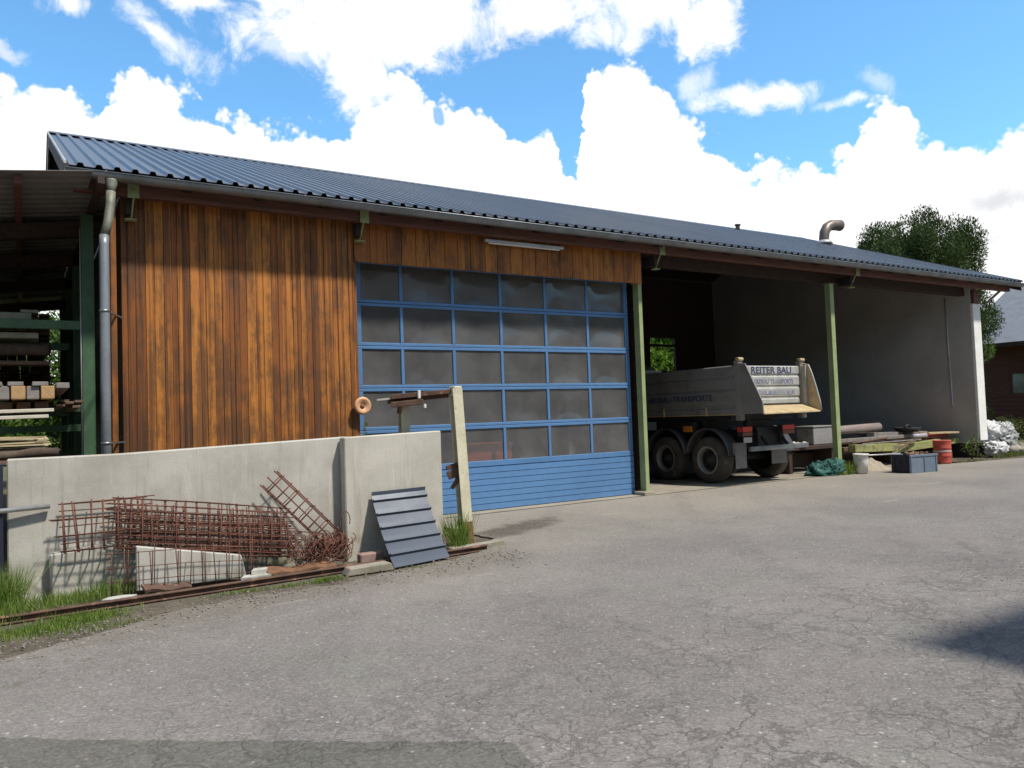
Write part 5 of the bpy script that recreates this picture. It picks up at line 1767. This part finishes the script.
tree('pine_tree', 'large dark pine with a domed crown rising behind the right end of the shed', 29.2, 17.4, 9.0, 3.0, 2.85, MT['needle'], 11, n=210, per=1050, leaf=.066, cr=(.36, .60), top=.9, hollow=.25)
tree('conifer_tree', 'lower dark green tree at the right of the pine, beside the house roof', 31.35, 17.3, 8.0, 1.4, 2.05, MT['needle'], 9, n=150, per=800, leaf=.066, cr=(.42, .72), top=.55, hollow=.25)
tree('broadleaf_tree', 'green bush-like tree under the eave right of the white wall end', 33.4, 17.2, 5.6, 2.4, 1.0, MT['leaf'], 12, n=50, per=260, leaf=.075, cr=(.6, 1.0), tr=.12)
tree('leafy_tree', 'sunlit green tree seen through the opening in the back wall', 28.6, 30.5, 7.5, 1.0, 4.2, MT['bright'], 14, n=80, per=190, leaf=.16, cr=(.5, .9))
for k, (x, y, h, lab) in enumerate(((-1.6, 27.5, 5.2, 'green shrub far behind the timber rack, at the left edge'), (1.0, 29.0, 6.0, 'green shrub far behind the timber rack, next to the shed'), (-4.6, 28.5, 6.5, 'green shrub far behind the shelter, leftmost'))):
    tree('tall_shrub', lab, x, y, h, .3, 2.1, MT['leaf'], 20 + k, n=50, per=150, leaf=.14, cr=(.6, 1.0), cat='shrub', group='shrubs behind the shelter', tr=.1)


def bush(name, label, x, y, r, h, m, seed, n=14, per=120, leaf=.06, cat='bush', group=None, z=0):
    rt = random.Random(seed)
    cl = [((x + rt.uniform(-.7, .7) * r, y + rt.uniform(-.6, .6) * r, z + h * (.15 + .75 * rt.random())), r * rt.uniform(.3, .5)) for _ in range(n)]
    t = thing(name, (x, y, z), label, cat, group)
    mb = MB()
    for c, _ in cl[::2]:
        mb.tube([(x, y, z - .02), ((x + c[0]) / 2, (y + c[1]) / 2, z + (c[2] - z) * .6), c], [.012, .009, .004], 5)
    mb.build('stems', MT['trunk'], t)
    crown('foliage', cl, per, leaf, m, t, seed)
    return t


bush('weed_plant', 'leafy green weed growing at the foot of the white wall end', 21.72, 11.36, .30, .62, MT['leaf'], 3, n=12, per=260, leaf=.05, cat='plant')
bush('round_bush', 'green bush in front of the red-brown house wall', 34.2, 17.35, .62, 2.35, MT['leaf'], 8, n=16, per=160, leaf=.07, cat='bush', z=.2)
bush('low_hedge', 'low dull green hedge at the foot of the red-brown house', 34.0, 16.0, .9, .75, MT['olive'], 18, n=22, per=130, leaf=.07, cat='hedge', z=-.02)
bush('small_plant', 'dark green sprig sticking up beside the orange disc', 4.40, 11.18, .07, .42, MT['leaf'], 28, n=6, per=110, leaf=.03, cat='plant', z=1.30)

# ------------------------------------------------------------------ red-brown house at the far right
hs = thing('wooden_house', (36.6, 13.4, -.03), 'red-brown wooden house with a grey-blue roof at the right edge', 'house')
HX, HY0, HY1 = 36.0, 8.0, 18.4
mb = MB()
mb.box(HX, HX + .15, HY0, 15.2, 0, 4.0).box(HX, HX + .15, 17.05, HY1, 0, 4.0).box(HX, HX + .15, 15.2, 17.05, 0, 1.75).box(HX, HX + .15, 15.2, 17.05, 2.75, 4.0)
mb.prism([(HX + .152, 0), (HX + .152, 4.0), (HX + 4.5, 6.6), (HX + 9, 4.0), (HX + 9, 0)], 'y', HY1 - .15, HY1)
mb.box(HX + 8.85, HX + 9, HY0, HY1 - .152, 0, 4.0)
z = .16
while z < 1.7:
    mb.box(HX - .018, HX - .001, HY0, HY1, z, z + .17)
    z += .19
hw = mb.build('board_wall', MT['housewood'], hs, .004)
win = MB().box(HX + .02, HX + .10, 15.2, 15.28, 1.75, 2.75).box(HX + .02, HX + .10, 16.97, 17.05, 1.75, 2.75).box(HX + .02, HX + .10, 15.28, 16.97, 1.75, 1.83).box(HX + .02, HX + .10, 15.28, 16.97, 2.67, 2.75).build('window', MT['housewood'], hs)
MB().box(HX + .05, HX + .06, 15.28, 16.97, 1.83, 2.67).build('pane', M('greenish_pane', (.16, .17, .13), (.10, .11, .09), .15, bump=0), win)
mb = MB()
for s in (1, -1):
    xm = HX + 4.5
    mb.prism([(xm - s * 5.6, 3.86), (xm - s * 5.6, 3.98), (xm, 7.02), (xm, 6.90)], 'y', HY0 - .6, HY1 + .5)
rfo = mb.build('roof', MT['houseroof'], hs)
MB().box(HX - 1.13, HX - 1.02, HY0 - .6, HY1 + .5, 3.80, 3.97).build('eave_board', MT['darkwood'], hs)

# ------------------------------------------------------------------ invented shed, added out of frame to cast the shadow on the asphalt
ct = thing('shadow_shed', (9.4, -2.2, .012), 'small boarded shed added out of the frame so its roof corner shades the asphalt', 'shed')
mb = MB()
x = 6.95
while x < 12.1:
    mb.box(x, x + .15, -.73, -.70, .05, 5.3)
    x += .16
mb.box(6.95, 12.2, -5.8, -.735, .05, 5.28)
mb.build('boarded_wall', MT['brownwood'], ct)
MB().prism([(.08, 5.40), (.08, 5.52), (-6.3, 5.92), (-6.3, 5.80)], 'x', 6.60, 12.7).build('roof', MT['roof'], ct, .01)
MB().box(8.6, 9.6, -.698, -.66, .05, 2.1).build('door', MT['dgreen'], ct, .01)
